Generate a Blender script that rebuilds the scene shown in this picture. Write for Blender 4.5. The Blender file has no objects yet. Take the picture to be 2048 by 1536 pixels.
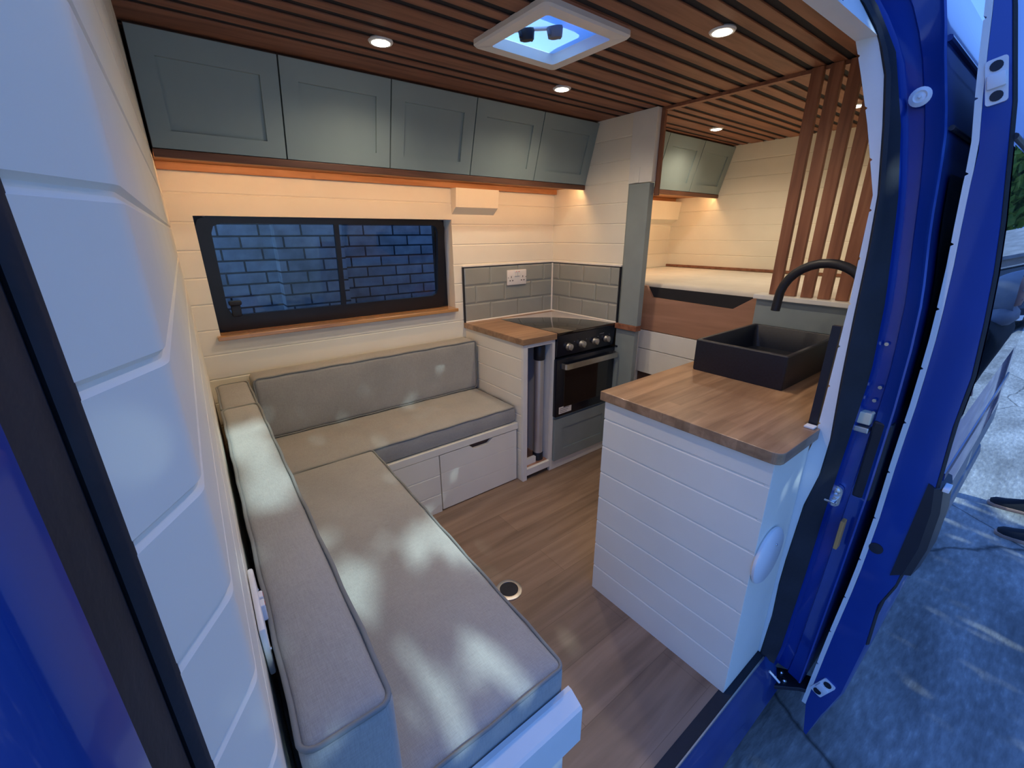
import bpy, bmesh, math, random
from mathutils import Vector, Matrix
rnd = random.Random(7)
scn = bpy.context.scene
COL = scn.collection
R = math.radians

# ------------------------------------------------------------------ camera
cam_d = bpy.data.cameras.new('camera'); cam = bpy.data.objects.new('camera', cam_d); COL.objects.link(cam)
cam_d.sensor_width = 36.0; cam_d.sensor_fit = 'HORIZONTAL'; cam_d.lens = 36.0*856.13/2048.0
cam_d.clip_start = 0.02; cam_d.clip_end = 500
_y, _p, _r = R(37.6402), R(19.4168), R(-0.2837)
fwd = Vector((math.sin(_y)*math.cos(_p), math.cos(_y)*math.cos(_p), -math.sin(_p)))
rt = Vector((math.cos(_y), -math.sin(_y), 0)); up = rt.cross(fwd)
r2 = rt*math.cos(_r)+up*math.sin(_r); u2 = up*math.cos(_r)-rt*math.sin(_r)
M3 = Matrix((r2, u2, -fwd)).transposed()
cam.matrix_world = Matrix.Translation((-0.0331, -0.2353, 1.4455)) @ M3.to_4x4()
scn.camera = cam

# ------------------------------------------------------------------ world, sun, exposure
vs = scn.view_settings
scn.display_settings.display_device = 'sRGB'
vs.view_transform = 'Standard'; vs.look = 'None'; vs.exposure = 0.0; vs.gamma = 1.0; vs.use_curve_mapping = False
world = bpy.data.worlds.new('sky'); scn.world = world; world.use_nodes = True
wn = world.node_tree.nodes; wl = world.node_tree.links; wn.clear()
wo = wn.new('ShaderNodeOutputWorld'); bg = wn.new('ShaderNodeBackground')
tc = wn.new('ShaderNodeTexCoord'); sx = wn.new('ShaderNodeSeparateXYZ'); rp = wn.new('ShaderNodeValToRGB')
wl.new(tc.outputs['Generated'], sx.inputs[0]); wl.new(sx.outputs['Z'], rp.inputs[0]); wl.new(rp.outputs[0], bg.inputs[0]); wl.new(bg.outputs[0], wo.inputs[0])
rp.color_ramp.elements[0].position = 0.0; rp.color_ramp.elements[0].color = (0.14, 0.35, 1.0, 1)
rp.color_ramp.elements[1].position = 0.7; rp.color_ramp.elements[1].color = (0.12, 0.31, 1.0, 1)
SKY = 1.6
bg.inputs[1].default_value = SKY
sun_d = bpy.data.lights.new('sun', 'SUN'); sun = bpy.data.objects.new('sun', sun_d); COL.objects.link(sun)
sun_d.energy = 5.5; sun_d.angle = R(0.53); sun_d.color = (0.72, 0.96, 1.0)
SUNDIR = Vector((0.12, -1.0, 0.66)).normalized()          # towards the sun
sun.rotation_euler = SUNDIR.to_track_quat('Z', 'Y').to_euler(); sun.location = SUNDIR*12

# ------------------------------------------------------------------ materials
MAT = {}
def nm(name):
    m = bpy.data.materials.new(name); m.use_nodes = True
    b = m.node_tree.nodes['Principled BSDF']; MAT[name] = m
    return m, m.node_tree.nodes, m.node_tree.links, b
def tex_noise(n, l, coord, scale, detail=3, stretch=None, dist=0.0):
    t = n.new('ShaderNodeTexNoise'); t.inputs['Scale'].default_value = scale; t.inputs['Detail'].default_value = detail
    t.inputs['Distortion'].default_value = dist
    if stretch:
        mp = n.new('ShaderNodeMapping'); mp.inputs['Scale'].default_value = stretch; l.new(coord, mp.inputs[0]); l.new(mp.outputs[0], t.inputs['Vector'])
    else: l.new(coord, t.inputs['Vector'])
    return t
def ramp(n, l, fac, stops):
    r = n.new('ShaderNodeValToRGB'); e = r.color_ramp.elements
    while len(e) < len(stops): e.new(0.5)
    for i, (p, c) in enumerate(stops): e[i].position = p; e[i].color = (*c, 1)
    l.new(fac, r.inputs[0]); return r
def plain(name, col, rough=0.5, metal=0.0, var=0.06, scale=9.0, bump=0.0, bscale=60.0, coat=0.0, spec=0.5):
    m, n, l, b = nm(name)
    tcn = n.new('ShaderNodeTexCoord'); t = tex_noise(n, l, tcn.outputs['Object'], scale)
    lo = tuple(max(0, c*(1-var)) for c in col); hi = tuple(min(1, c*(1+var)) for c in col)
    r = ramp(n, l, t.outputs['Fac'], [(0.3, lo), (0.7, hi)]); l.new(r.outputs[0], b.inputs['Base Color'])
    b.inputs['Roughness'].default_value = rough; b.inputs['Metallic'].default_value = metal
    b.inputs['Coat Weight'].default_value = coat; b.inputs['Specular IOR Level'].default_value = spec
    if coat: b.inputs['Coat Roughness'].default_value = 0.06
    if bump:
        t2 = tex_noise(n, l, tcn.outputs['Object'], bscale, 2); bp = n.new('ShaderNodeBump'); bp.inputs['Strength'].default_value = bump
        bp.inputs['Distance'].default_value = 0.002; l.new(t2.outputs['Fac'], bp.inputs['Height']); l.new(bp.outputs[0], b.inputs['Normal'])
    return m
def wood(name, cols, axis='x', scale=5.0, rough=0.5, knots=0.0, planks=None, coat=0.0, flat=(1, 1, 1), joint=0.45):
    m, n, l, b = nm(name); tcn = n.new('ShaderNodeTexCoord'); co = tcn.outputs['Object']
    st = {'x': (0.09, 1, 1), 'y': (1, 0.09, 1), 'z': (1, 1, 0.09)}[axis]
    t = tex_noise(n, l, co, scale*6, 6, st, 0.6); fac = t.outputs['Fac']
    r = ramp(n, l, fac, [(0.30, cols[0]), (0.5, cols[1]), (0.72, cols[2])]); out = r.outputs[0]
    if planks:
        L, W, dark, amount = planks
        br = n.new('ShaderNodeTexBrick'); br.inputs['Scale'].default_value = 1.0
        br.inputs['Brick Width'].default_value = L; br.inputs['Row Height'].default_value = W; br.inputs['Mortar Size'].default_value = dark
        br.inputs['Mortar Smooth'].default_value = 0.3; br.inputs['Bias'].default_value = 0.0
        br.offset = 0.37; br.offset_frequency = 2
        br.inputs['Color1'].default_value = (1-amount,)*3+(1,); br.inputs['Color2'].default_value = (1+amount,)*3+(1,); br.inputs['Mortar'].default_value = (joint, joint*0.95, joint*0.9, 1)
        l.new(co, br.inputs['Vector'])
        mx = n.new('ShaderNodeMix'); mx.data_type = 'RGBA'; mx.blend_type = 'MULTIPLY'; mx.inputs[0].default_value = 1.0
        l.new(out, mx.inputs[6]); l.new(br.outputs['Color'], mx.inputs[7]); out = mx.outputs[2]
    if knots:
        v = n.new('ShaderNodeTexVoronoi'); v.inputs['Scale'].default_value = 3.6; mpk = n.new('ShaderNodeMapping'); mpk.inputs['Scale'].default_value = flat; l.new(co, mpk.inputs[0]); l.new(mpk.outputs[0], v.inputs['Vector'])
        rk = ramp(n, l, v.outputs['Distance'], [(0.0, (0.2, 0.14, 0.12)), (0.045, (0.5, 0.4, 0.36)), (0.085, (1, 1, 1))])
        mx = n.new('ShaderNodeMix'); mx.data_type = 'RGBA'; mx.blend_type = 'MULTIPLY'; mx.inputs[0].default_value = knots
        l.new(out, mx.inputs[6]); l.new(rk.outputs[0], mx.inputs[7]); out = mx.outputs[2]
    l.new(out, b.inputs['Base Color']); b.inputs['Roughness'].default_value = rough; b.inputs['Coat Weight'].default_value = coat
    bp = n.new('ShaderNodeBump'); bp.inputs['Strength'].default_value = 0.15; bp.inputs['Distance'].default_value = 0.001
    l.new(fac, bp.inputs['Height']); l.new(bp.outputs[0], b.inputs['Normal'])
    return m
def fabric(name, col):
    m, n, l, b = nm(name); tcn = n.new('ShaderNodeTexCoord'); co = tcn.outputs['Object']
    w1 = tex_noise(n, l, co, 60, 3, (12, 1, 1)); w2 = tex_noise(n, l, co, 60, 3, (1, 12, 12)); big = tex_noise(n, l, co, 5, 3)
    ad = n.new('ShaderNodeMath'); ad.operation = 'ADD'; l.new(w1.outputs['Fac'], ad.inputs[0]); l.new(w2.outputs['Fac'], ad.inputs[1])
    ad2 = n.new('ShaderNodeMath'); ad2.operation = 'ADD'; l.new(ad.outputs[0], ad2.inputs[0]); l.new(big.outputs['Fac'], ad2.inputs[1])
    dv = n.new('ShaderNodeMath'); dv.operation = 'DIVIDE'; dv.inputs[1].default_value = 3.0; l.new(ad2.outputs[0], dv.inputs[0])
    r = ramp(n, l, dv.outputs[0], [(0.36, tuple(c*0.82 for c in col)), (0.64, tuple(min(1, c*1.14) for c in col))])
    l.new(r.outputs[0], b.inputs['Base Color']); b.inputs['Roughness'].default_value = 0.9; b.inputs['Specular IOR Level'].default_value = 0.2
    b.inputs['Sheen Weight'].default_value = 0.15
    bp = n.new('ShaderNodeBump'); bp.inputs['Strength'].default_value = 0.25; bp.inputs['Distance'].default_value = 0.001
    l.new(ad.outputs[0], bp.inputs['Height']); l.new(bp.outputs[0], b.inputs['Normal'])
def emit(name, col, s):
    m, n, l, b = nm(name); b.inputs['Base Color'].default_value = (*col, 1); b.inputs['Emission Color'].default_value = (*col, 1); b.inputs['Emission Strength'].default_value = s
def glassy(name, tint, rough=0.02, mixf=0.12, trans=False):
    m, n, l, b = nm(name); n.remove(b); out = n['Material Output']
    t = n.new('ShaderNodeBsdfTranslucent' if trans else 'ShaderNodeBsdfTransparent'); t.inputs[0].default_value = (*tint, 1)
    g = n.new('ShaderNodeBsdfGlossy'); g.inputs['Roughness'].default_value = rough; g.inputs[0].default_value = (1, 1, 1, 1)
    lw = n.new('ShaderNodeLayerWeight'); lw.inputs[0].default_value = 0.5; pw = n.new('ShaderNodeMath'); pw.operation = 'POWER'; pw.inputs[1].default_value = 4.0; l.new(lw.outputs['Facing'], pw.inputs[0])
    fr = n.new('ShaderNodeMath'); fr.operation = 'MULTIPLY_ADD'; fr.inputs[1].default_value = 0.8; fr.inputs[2].default_value = 0.03; l.new(pw.outputs[0], fr.inputs[0])
    ms = n.new('ShaderNodeMixShader'); l.new(fr.outputs[0], ms.inputs[0]); l.new(t.outputs[0], ms.inputs[1]); l.new(g.outputs[0], ms.inputs[2]); l.new(ms.outputs[0], out.inputs[0])

plain('cream paint', (0.84, 0.81, 0.70), 0.55, var=0.03, scale=4, bump=0.05, bscale=150)
plain('white paint', (0.80, 0.80, 0.76), 0.5, var=0.03)
plain('sage paint', (0.265, 0.335, 0.335), 0.42, var=0.04, scale=5)
plain('pale sage paint', (0.25, 0.305, 0.315), 0.5, var=0.05)
plain('dark gap board', (0.02, 0.02, 0.025), 0.9)  # dark backing board; near-black also paints shade into gaps, pin holes, bed notch
plain('shade toned timber', (0.10, 0.055, 0.04), 0.8, var=0.2)  # shade of recesses and door gaps darkened into the timber colour
wood('cedar slat', [(0.17, 0.066, 0.038), (0.26, 0.108, 0.062), (0.34, 0.15, 0.09)], 'x', 5, 0.55)
wood('cedar upright', [(0.18, 0.07, 0.04), (0.27, 0.11, 0.06), (0.36, 0.16, 0.09)], 'z', 5, 0.55)
wood('pine batten', [(0.36, 0.13, 0.04), (0.46, 0.20, 0.075), (0.56, 0.27, 0.12)], 'x', 4, 0.5, knots=0.8, flat=(1, 0, 0.6))
wood('bed pine', [(0.33, 0.175, 0.115), (0.40, 0.215, 0.14), (0.47, 0.26, 0.175)], 'y', 3, 0.5, knots=0.9, flat=(0, 0.8, 1))
wood('dark walnut lip', [(0.09, 0.035, 0.02), (0.14, 0.055, 0.03), (0.19, 0.08, 0.045)], 'x', 5, 0.5)
wood('oak worktop', [(0.23, 0.13, 0.072), (0.32, 0.19, 0.105), (0.42, 0.262, 0.152)], 'x', 5, 0.35, planks=(0.42, 0.048, 0.0005, 0.18), coat=0.15, joint=0.8)
wood('oak sill', [(0.36, 0.17, 0.065), (0.48, 0.25, 0.10), (0.58, 0.33, 0.15)], 'x', 5, 0.22, coat=0.6)
wood('oak floor', [(0.18, 0.12, 0.084), (0.245, 0.168, 0.12), (0.31, 0.22, 0.162)], 'x', 3.2, 0.42, planks=(1.1, 0.17, 0.0010, 0.14), joint=0.6)
wood('orange timber', [(0.42, 0.20, 0.06), (0.55, 0.28, 0.09), (0.62, 0.35, 0.13)], 'z', 5, 0.5)
fabric('grey weave', (0.36, 0.355, 0.33))
plain('piping cloth', (0.22, 0.23, 0.22), 0.85)
plain('mattress cloth', (0.74, 0.70, 0.62), 0.9, var=0.05, bump=0.3, bscale=40)
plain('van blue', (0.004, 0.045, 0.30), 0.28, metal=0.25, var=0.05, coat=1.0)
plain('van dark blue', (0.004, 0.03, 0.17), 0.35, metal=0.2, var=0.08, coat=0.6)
plain('black rubber', (0.010, 0.013, 0.022), 0.7, var=0.3, bump=0.4, bscale=90)
plain('black plastic', (0.009, 0.012, 0.022), 0.45, var=0.2)
plain('black granite', (0.006, 0.010, 0.022), 0.42, var=0.3, scale=120)
plain('black enamel', (0.005, 0.008, 0.018), 0.22, var=0.1)
plain('window black', (0.006, 0.008, 0.016), 0.35, var=0.2)
plain('hob black glass', (0.012, 0.010, 0.010), 0.06, var=0.1, coat=1.0)
plain('chrome', (0.72, 0.72, 0.70), 0.22, metal=1.0, var=0.04)
plain('brushed aluminium', (0.62, 0.62, 0.61), 0.38, metal=1.0, var=0.06, scale=40)
plain('white plastic', (0.80, 0.80, 0.80), 0.35, var=0.02)
plain('satin silver', (0.60, 0.60, 0.60), 0.35, metal=0.55, var=0.04)
plain('beige plastic', (0.70, 0.62, 0.44), 0.5, var=0.1)
plain('printed label', (0.72, 0.70, 0.68), 0.6, var=0.05)
plain('grey ink', (0.2, 0.2, 0.22), 0.6)
plain('red mark', (0.6, 0.03, 0.02), 0.5)
plain('tile glaze', (0.32, 0.345, 0.325), 0.14, var=0.05, scale=6, coat=0.4)
plain('grout', (0.42, 0.43, 0.40), 0.8)
plain('sealant', (0.85, 0.83, 0.78), 0.4)
plain('body moulding', (0.16, 0.18, 0.22), 0.5, var=0.1)
plain('jacket cloth', (0.008, 0.009, 0.012), 0.85, var=0.3)
plain('jeans', (0.02, 0.025, 0.04), 0.9, var=0.3)
plain('hood cloth', (0.28, 0.30, 0.34), 0.95, var=0.15)
plain('skin', (0.52, 0.30, 0.23), 0.55, var=0.06)
plain('hair brown', (0.05, 0.03, 0.02), 0.7, var=0.3)
plain('eye white', (0.7, 0.7, 0.7), 0.3)
plain('shoe sole', (0.45, 0.27, 0.20), 0.8, var=0.15)
plain('shoe upper', (0.012, 0.012, 0.016), 0.8, var=0.2)
plain('car paint', (0.015, 0.017, 0.02), 0.25, coat=1.0)
plain('car glass', (0.02, 0.025, 0.03), 0.01, coat=0.0, var=0.0)
plain('headlamp', (0.8, 0.8, 0.82), 0.08, metal=0.6)
plain('tyre', (0.01, 0.01, 0.01), 0.9)
plain('bark', (0.07, 0.05, 0.035), 0.9, var=0.4, bump=0.8, bscale=20)
plain('slate roof', (0.30, 0.31, 0.33), 0.7, var=0.25, scale=3)
plain('render wall', (0.42, 0.40, 0.40), 0.9, var=0.12)
plain('pot clay', (0.14, 0.07, 0.06), 0.9)
glassy('tinted glass', (0.80, 0.84, 0.80))
glassy('vent glass', (0.42, 0.62, 0.85), 0.3, trans=True)
glassy('clear glass', (0.6, 0.65, 0.7))
emit('lamp glow', (1.0, 0.86, 0.66), 30.0)
emit('led glow', (1.0, 0.60, 0.27), 44.0)
def leafmat(name, a, b_):
    m, n, l, b = nm(name); oi = n.new('ShaderNodeTexCoord'); t = tex_noise(n, l, oi.outputs['Object'], 1.6, 4)
    r = ramp(n, l, t.outputs['Fac'], [(0.35, a), (0.65, b_)]); l.new(r.outputs[0], b.inputs['Base Color']); b.inputs['Roughness'].default_value = 0.6
    tr = n.new('ShaderNodeBsdfTranslucent'); l.new(r.outputs[0], tr.inputs[0]); ms = n.new('ShaderNodeMixShader'); ms.inputs[0].default_value = 0.35
    l.new(b.outputs[0], ms.inputs[1]); l.new(tr.outputs[0], ms.inputs[2]); l.new(ms.outputs[0], n['Material Output'].inputs[0])
leafmat('bright leaves', (0.10, 0.22, 0.03), (0.34, 0.46, 0.07)); leafmat('shaded leaves', (0.015, 0.035, 0.02), (0.04, 0.08, 0.03))  # the darker foliage has its shade put into the leaf colour
def concrete():
    m, n, l, b = nm('concrete'); tcn = n.new('ShaderNodeTexCoord'); co = tcn.outputs['Object']
    t1 = tex_noise(n, l, co, 3.0, 8, (0.45, 1.6, 1)); t2 = tex_noise(n, l, co, 26, 4, (0.5, 1.5, 1)); t3 = tex_noise(n, l, co, 1.1, 3)
    r1 = ramp(n, l, t1.outputs['Fac'], [(0.30, (0.17, 0.165, 0.155)), (0.55, (0.30, 0.295, 0.28)), (0.75, (0.42, 0.41, 0.39))])
    r2_ = ramp(n, l, t2.outputs['Fac'], [(0.35, (0.72, 0.72, 0.72)), (0.6, (1, 1, 1)), (0.72, (1.3, 1.3, 1.3))])
    mx = n.new('ShaderNodeMix'); mx.data_type = 'RGBA'; mx.blend_type = 'MULTIPLY'; mx.inputs[0].default_value = 1
    l.new(r1.outputs[0], mx.inputs[6]); l.new(r2_.outputs[0], mx.inputs[7])
    v = n.new('ShaderNodeTexVoronoi'); v.feature = 'DISTANCE_TO_EDGE'; v.inputs['Scale'].default_value = 0.45
    dn = tex_noise(n, l, co, 2.2, 5); mp = n.new('ShaderNodeMix'); mp.data_type = 'VECTOR'; mp.inputs[0].default_value = 0.12
    l.new(co, mp.inputs[4]); l.new(dn.outputs['Color'], mp.inputs[5]); l.new(mp.outputs[1], v.inputs['Vector'])
    rc = ramp(n, l, v.outputs['Distance'], [(0.0, (0.25, 0.25, 0.25)), (0.004, (1, 1, 1))])
    m2 = n.new('ShaderNodeMix'); m2.data_type = 'RGBA'; m2.blend_type = 'MULTIPLY'; m2.inputs[0].default_value = 1
    l.new(mx.outputs[2], m2.inputs[6]); l.new(rc.outputs[0], m2.inputs[7]); l.new(m2.outputs[2], b.inputs['Base Color']); b.inputs['Roughness'].default_value = 0.85
    bp = n.new('ShaderNodeBump'); bp.inputs['Strength'].default_value = 0.5; bp.inputs['Distance'].default_value = 0.01
    l.new(t2.outputs['Fac'], bp.inputs['Height']); l.new(bp.outputs[0], b.inputs['Normal'])
concrete()
def bricks():
    m, n, l, b = nm('grey brick'); tcn = n.new('ShaderNodeTexCoord'); mp = n.new('ShaderNodeMapping'); mp.inputs['Rotation'].default_value = (R(90), 0, 0)
    l.new(tcn.outputs['Object'], mp.inputs[0])
    br = n.new('ShaderNodeTexBrick'); br.inputs['Scale'].default_value = 1; br.inputs['Brick Width'].default_value = 0.225; br.inputs['Row Height'].default_value = 0.0735
    br.inputs['Mortar Size'].default_value = 0.006; br.inputs['Mortar Smooth'].default_value = 0.2
    br.inputs['Color1'].default_value = (0.46, 0.50, 0.50, 1); br.inputs['Color2'].default_value = (0.66, 0.68, 0.66, 1); br.inputs['Mortar'].default_value = (0.05, 0.055, 0.06, 1)
    l.new(mp.outputs[0], br.inputs['Vector']); t = tex_noise(n, l, tcn.outputs['Object'], 12, 6)
    r = ramp(n, l, t.outputs['Fac'], [(0.3, (0.7, 0.7, 0.7)), (0.7, (1.15, 1.15, 1.15))])
    mx = n.new('ShaderNodeMix'); mx.data_type = 'RGBA'; mx.blend_type = 'MULTIPLY'; mx.inputs[0].default_value = 1
    l.new(br.outputs['Color'], mx.inputs[6]); l.new(r.outputs[0], mx.inputs[7]); l.new(mx.outputs[2], b.inputs['Base Color']); b.inputs['Roughness'].default_value = 0.85
    bp = n.new('ShaderNodeBump'); bp.inputs['Strength'].default_value = 0.8; bp.inputs['Distance'].default_value = 0.006; l.new(br.outputs['Fac'], bp.inputs['Height']); bp.invert = True; l.new(bp.outputs[0], b.inputs['Normal'])
bricks()

# ------------------------------------------------------------------ mesh helpers
def BM(): return bmesh.new()
def merge(bm, b2, warp=None):
    if warp:
        for v in b2.verts: v.co = Vector(warp(*v.co))
    me = bpy.data.meshes.new('t'); b2.to_mesh(me); b2.free(); bm.from_mesh(me); bpy.data.meshes.remove(me)
def box(bm, x0, x1, y0, y1, z0, z1, bev=0.0, seg=2, warp=None):
    b = BM(); bmesh.ops.create_cube(b, size=1)
    for v in b.verts: v.co = Vector((x0+(v.co.x+.5)*(x1-x0), y0+(v.co.y+.5)*(y1-y0), z0+(v.co.z+.5)*(z1-z0)))
    if bev: bmesh.ops.bevel(b, geom=b.edges[:], offset=bev, segments=seg, affect='EDGES', profile=0.5)
    merge(bm, b, warp); return bm
def prism(bm, pts, axis, a0, a1, bev=0.0, warp=None):
    """polygon pts in the plane normal to axis ('x': (y,z), 'y': (x,z), 'z': (x,y)) extruded a0..a1"""
    b = BM()
    def P(p, a): return {'x': (a, p[0], p[1]), 'y': (p[0], a, p[1]), 'z': (p[0], p[1], a)}[axis]
    lo = [b.verts.new(P(p, a0)) for p in pts]; hi = [b.verts.new(P(p, a1)) for p in pts]; n = len(pts)
    b.faces.new(lo); b.faces.new(hi[::-1])
    for i in range(n): b.faces.new((lo[i], hi[i], hi[(i+1) % n], lo[(i+1) % n]))
    bmesh.ops.recalc_face_normals(b, faces=b.faces[:])
    if bev: bmesh.ops.bevel(b, geom=b.edges[:], offset=bev, segments=2, affect='EDGES', profile=0.5)
    merge(bm, b, warp); return bm
def loft(bm, rings, closed=False, caps=False, warp=None):
    b = BM(); g = [[b.verts.new(p) for p in r] for r in rings]; n = len(rings[0])
    for i in range(len(g)-1):
        for j in range(n if closed else n-1):
            k = (j+1) % n; b.faces.new((g[i][j], g[i][k], g[i+1][k], g[i+1][j]))
    if caps: b.faces.new(g[0]); b.faces.new(g[-1][::-1])
    bmesh.ops.recalc_face_normals(b, faces=b.faces[:])
    merge(bm, b, warp); return bm
def tube(bm, pts, r, n=12, caps=True, closed=False, warp=None):
    pts = [Vector(p) for p in pts]; rs = r if isinstance(r, (list, tuple)) else [r]*len(pts); rings = []; prev = None; m = len(pts)
    for i, p in enumerate(pts):
        if closed: d = pts[(i+1) % m]-pts[(i-1) % m]
        else: d = pts[min(i+1, m-1)]-pts[max(i-1, 0)]
        d.normalize()
        if prev is None: a = d.orthogonal().normalized()
        else: a = (prev-d*prev.dot(d)); a = a.normalized() if a.length > 1e-6 else d.orthogonal().normalized()
        prev = a; c = d.cross(a)
        rings.append([p+(a*math.cos(2*math.pi*k/n)+c*math.sin(2*math.pi*k/n))*rs[i] for k in range(n)])
    if closed: rings.append(rings[0]); caps = False
    return loft(bm, rings, closed=True, caps=caps, warp=warp)
def lathe(bm, prof, c, axis=(0, 0, 1), n=28, warp=None):
    """prof: (radius, height) list, revolved about axis through c"""
    ax = Vector(axis).normalized(); a = ax.orthogonal().normalized(); q = ax.cross(a); c = Vector(c)
    rings = [[c+ax*h+(a*math.cos(2*math.pi*k/n)+q*math.sin(2*math.pi*k/n))*max(r, 1e-4) for k in range(n)] for r, h in prof]
    return loft(bm, rings, closed=True, caps=True, warp=warp)
def groove_prof(z0, z1, gs, w=0.009, d=0.0035):
    p = [(0, z0)]
    for g in sorted(gs):
        if z0+w < g < z1-w: p += [(0, g-w/2), (-d, g-w*0.15), (-d, g+w*0.15), (0, g+w/2)]
    return p+[(0, z1)]
def shiplap(bm, p0, u, nrm, L, z0, z1, gs, t=0.012, w=0.009, d=0.0035, warp=None):
    pr = groove_prof(z0, z1, gs, w, d); pr = pr+[(-t, z1), (-t, z0)]
    rings = [[(p0[0]+u[0]*s+nrm[0]*o, p0[1]+u[1]*s+nrm[1]*o, z) for o, z in pr] for s in (0, L)]
    return loft(bm, rings, closed=True, caps=True, warp=warp)
def wloc(o):
    v = Vector(o.location); p = o.parent
    while p: v = v+Vector(p.location); p = p.parent
    return v
def obj(name, bm, mat, parent=None, smooth=None, origin=None):
    bmesh.ops.remove_doubles(bm, verts=bm.verts[:], dist=1e-5)
    me = bpy.data.meshes.new(name)
    if parent is not None: org = wloc(parent)
    else:
        xs = [v.co for v in bm.verts]
        org = Vector(origin) if origin else Vector(((min(v.x for v in xs)+max(v.x for v in xs))/2, (min(v.y for v in xs)+max(v.y for v in xs))/2, min(v.z for v in xs)))
    for v in bm.verts: v.co -= org
    bm.normal_update()
    if smooth:
        for f in bm.faces: f.smooth = True
        for e in bm.edges:
            if len(e.link_faces) == 2 and e.calc_face_angle(0) > R(smooth): e.smooth = False
    bm.to_mesh(me); bm.free(); me.materials.append(MAT[mat] if isinstance(mat, str) else mat)
    o = bpy.data.objects.new(name, me); COL.objects.link(o)
    if parent is not None: o.parent = parent
    else: o.location = org
    return o
def tag(o, label, cat, group=None, kind=None):
    o['label'] = label; o['category'] = cat
    if group: o['group'] = group
    if kind: o['kind'] = kind
    return o
def thing(name, label, cat, loc=(0, 0, 0), group=None, kind=None):
    o = bpy.data.objects.new(name, None); COL.objects.link(o); o.location = loc; o.empty_display_size = 0.05
    return tag(o, label, cat, group, kind)
def struct(o, label, cat='wall'):
    return tag(o, label, cat, kind='structure')
def copy_tree(root, offset, label):
    r = root.copy(); COL.objects.link(r); r.location = Vector(root.location)+Vector(offset); r['label'] = label
    for ch in list(root.children):
        c = ch.copy(); COL.objects.link(c); c.parent = r
        for g in list(ch.children):
            d = g.copy(); COL.objects.link(d); d.parent = c
    return r
def lin(a, b, n): return [a+(b-a)*i/(n-1) for i in range(n)]
def interp(tab, z):
    """tab: (z, y) ascending"""
    if z <= tab[0][0]: return tab[0][1]
    for (z0, y0), (z1, y1) in zip(tab, tab[1:]):
        if z <= z1: return y0+(y1-y0)*(z-z0)/(z1-z0)
    return tab[-1][1]

W = 2.1328; XP = 2.1714; XR = 3.6; CZ = 2.07; GZ = -0.55
PITCH = 0.116; ZG = 1.495
GR = [ZG+PITCH*k for k in range(-14, 8)]
def wx(y): return -0.0540+0.0277*y                     # bulkhead lining runs a touch off square
def BK(x, y, z): return (x+wx(y), y, z)

# ================================================================== SETTING
fl = obj('floor', box(BM(), -0.3, 3.7, 0.146, 2.2, -0.03, 0.0), 'oak floor', origin=(0, 0, 0)); struct(fl, 'wood-look plank floor of the camper', 'floor')

# ceiling: cedar slats over a dark backing, hole for the roof vent
VX0, VX1, VY0, VY1 = 0.995, 1.285, 0.92, 1.21
bm = BM(); gap = 0.030
GAPS = [0.25, 0.34, 0.43, 0.515, 0.588, 0.658, 0.770, 0.845, 0.927, 1.024, 1.095, 1.165, 1.280, 1.350, 1.425, 1.542, 1.612, 1.80, 1.87, 1.98, 2.06, 2.16]
for g0, g1 in zip(GAPS, GAPS[1:]):
    a, b_ = g0+gap/2, g1-gap/2
    if b_ > VY0-0.01 and a < VY1+0.01:
        for s0, s1 in ((-0.05, VX0-0.01), (VX1+0.01, XR+0.05)): box(bm, s0, s1, a, b_, CZ, CZ+0.006, 0.0015, 1)
        if a < VY0-0.012: box(bm, VX0-0.01, VX1+0.01, a, VY0-0.01, CZ, CZ+0.006)
        if b_ > VY1+0.012: box(bm, VX0-0.01, VX1+0.01, VY1+0.01, b_, CZ, CZ+0.006)
    else: box(bm, -0.05, XR+0.05, a, b_, CZ, CZ+0.006, 0.0015, 1)
ce = obj('ceiling', bm, 'cedar slat', origin=(0, 0, CZ)); struct(ce, 'slatted cedar ceiling', 'ceiling')
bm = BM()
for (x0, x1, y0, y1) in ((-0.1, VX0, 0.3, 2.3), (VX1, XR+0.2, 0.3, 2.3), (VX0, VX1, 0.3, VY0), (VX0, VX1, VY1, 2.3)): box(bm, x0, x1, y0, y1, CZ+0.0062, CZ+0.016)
o = obj('ceiling', bm, 'dark gap board', ce); o.name = 'ceiling_backing'
o = obj('trim_1', box(BM(), 2.205, 2.237, 0.35, 2.13, CZ-0.014, CZ), 'cedar slat'); struct(o, 'cedar batten running across the ceiling slats', 'trim')

# far wall with the window
WX0, WX1, WZ0, WZ1 = 0.088, 1.345, 0.985, 1.522
bm = BM()
shiplap(bm, (-0.1, W), (1, 0), (0, -1), XR+0.2, -0.02, WZ0, GR)
shiplap(bm, (-0.1, W), (1, 0), (0, -1), XR+0.2, WZ1, 2.1, GR)
shiplap(bm, (-0.1, W), (1, 0), (0, -1), WX0+0.1, WZ0, WZ1, GR)
shiplap(bm, (WX1, W), (1, 0), (0, -1), XR+0.1-WX1, WZ0, WZ1, GR)
box(bm, WX0-0.012, WX0, W+0.011, W+0.125, WZ0-0.012, WZ1+0.012); box(bm, WX1, WX1+0.012, W+0.011, W+0.125, WZ0-0.012, WZ1+0.012)
box(bm, WX0, WX1, W+0.011, W+0.125, WZ1, WZ1+0.012); box(bm, WX0, WX1, W+0.011, W+0.125, WZ0-0.012, WZ0-0.001)
o = obj('wall_back', bm, 'cream paint'); struct(o, 'cream shiplap wall behind the long bench')
bm = BM(); PS = 0.0
shiplap(bm, (XP, 1.505), (0, 1), (-1, 0), W-1.505+0.01, 0.9, CZ, GR, t=0.03)
o = obj('wall_partition', bm, 'cream paint'); struct(o, 'cream shiplap partition beside the cooker')
bm = BM(); shiplap(bm, (XR, 0.05), (0, 1), (-1, 0), W-0.05+0.05, 0.0, 2.1, GR)
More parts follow.
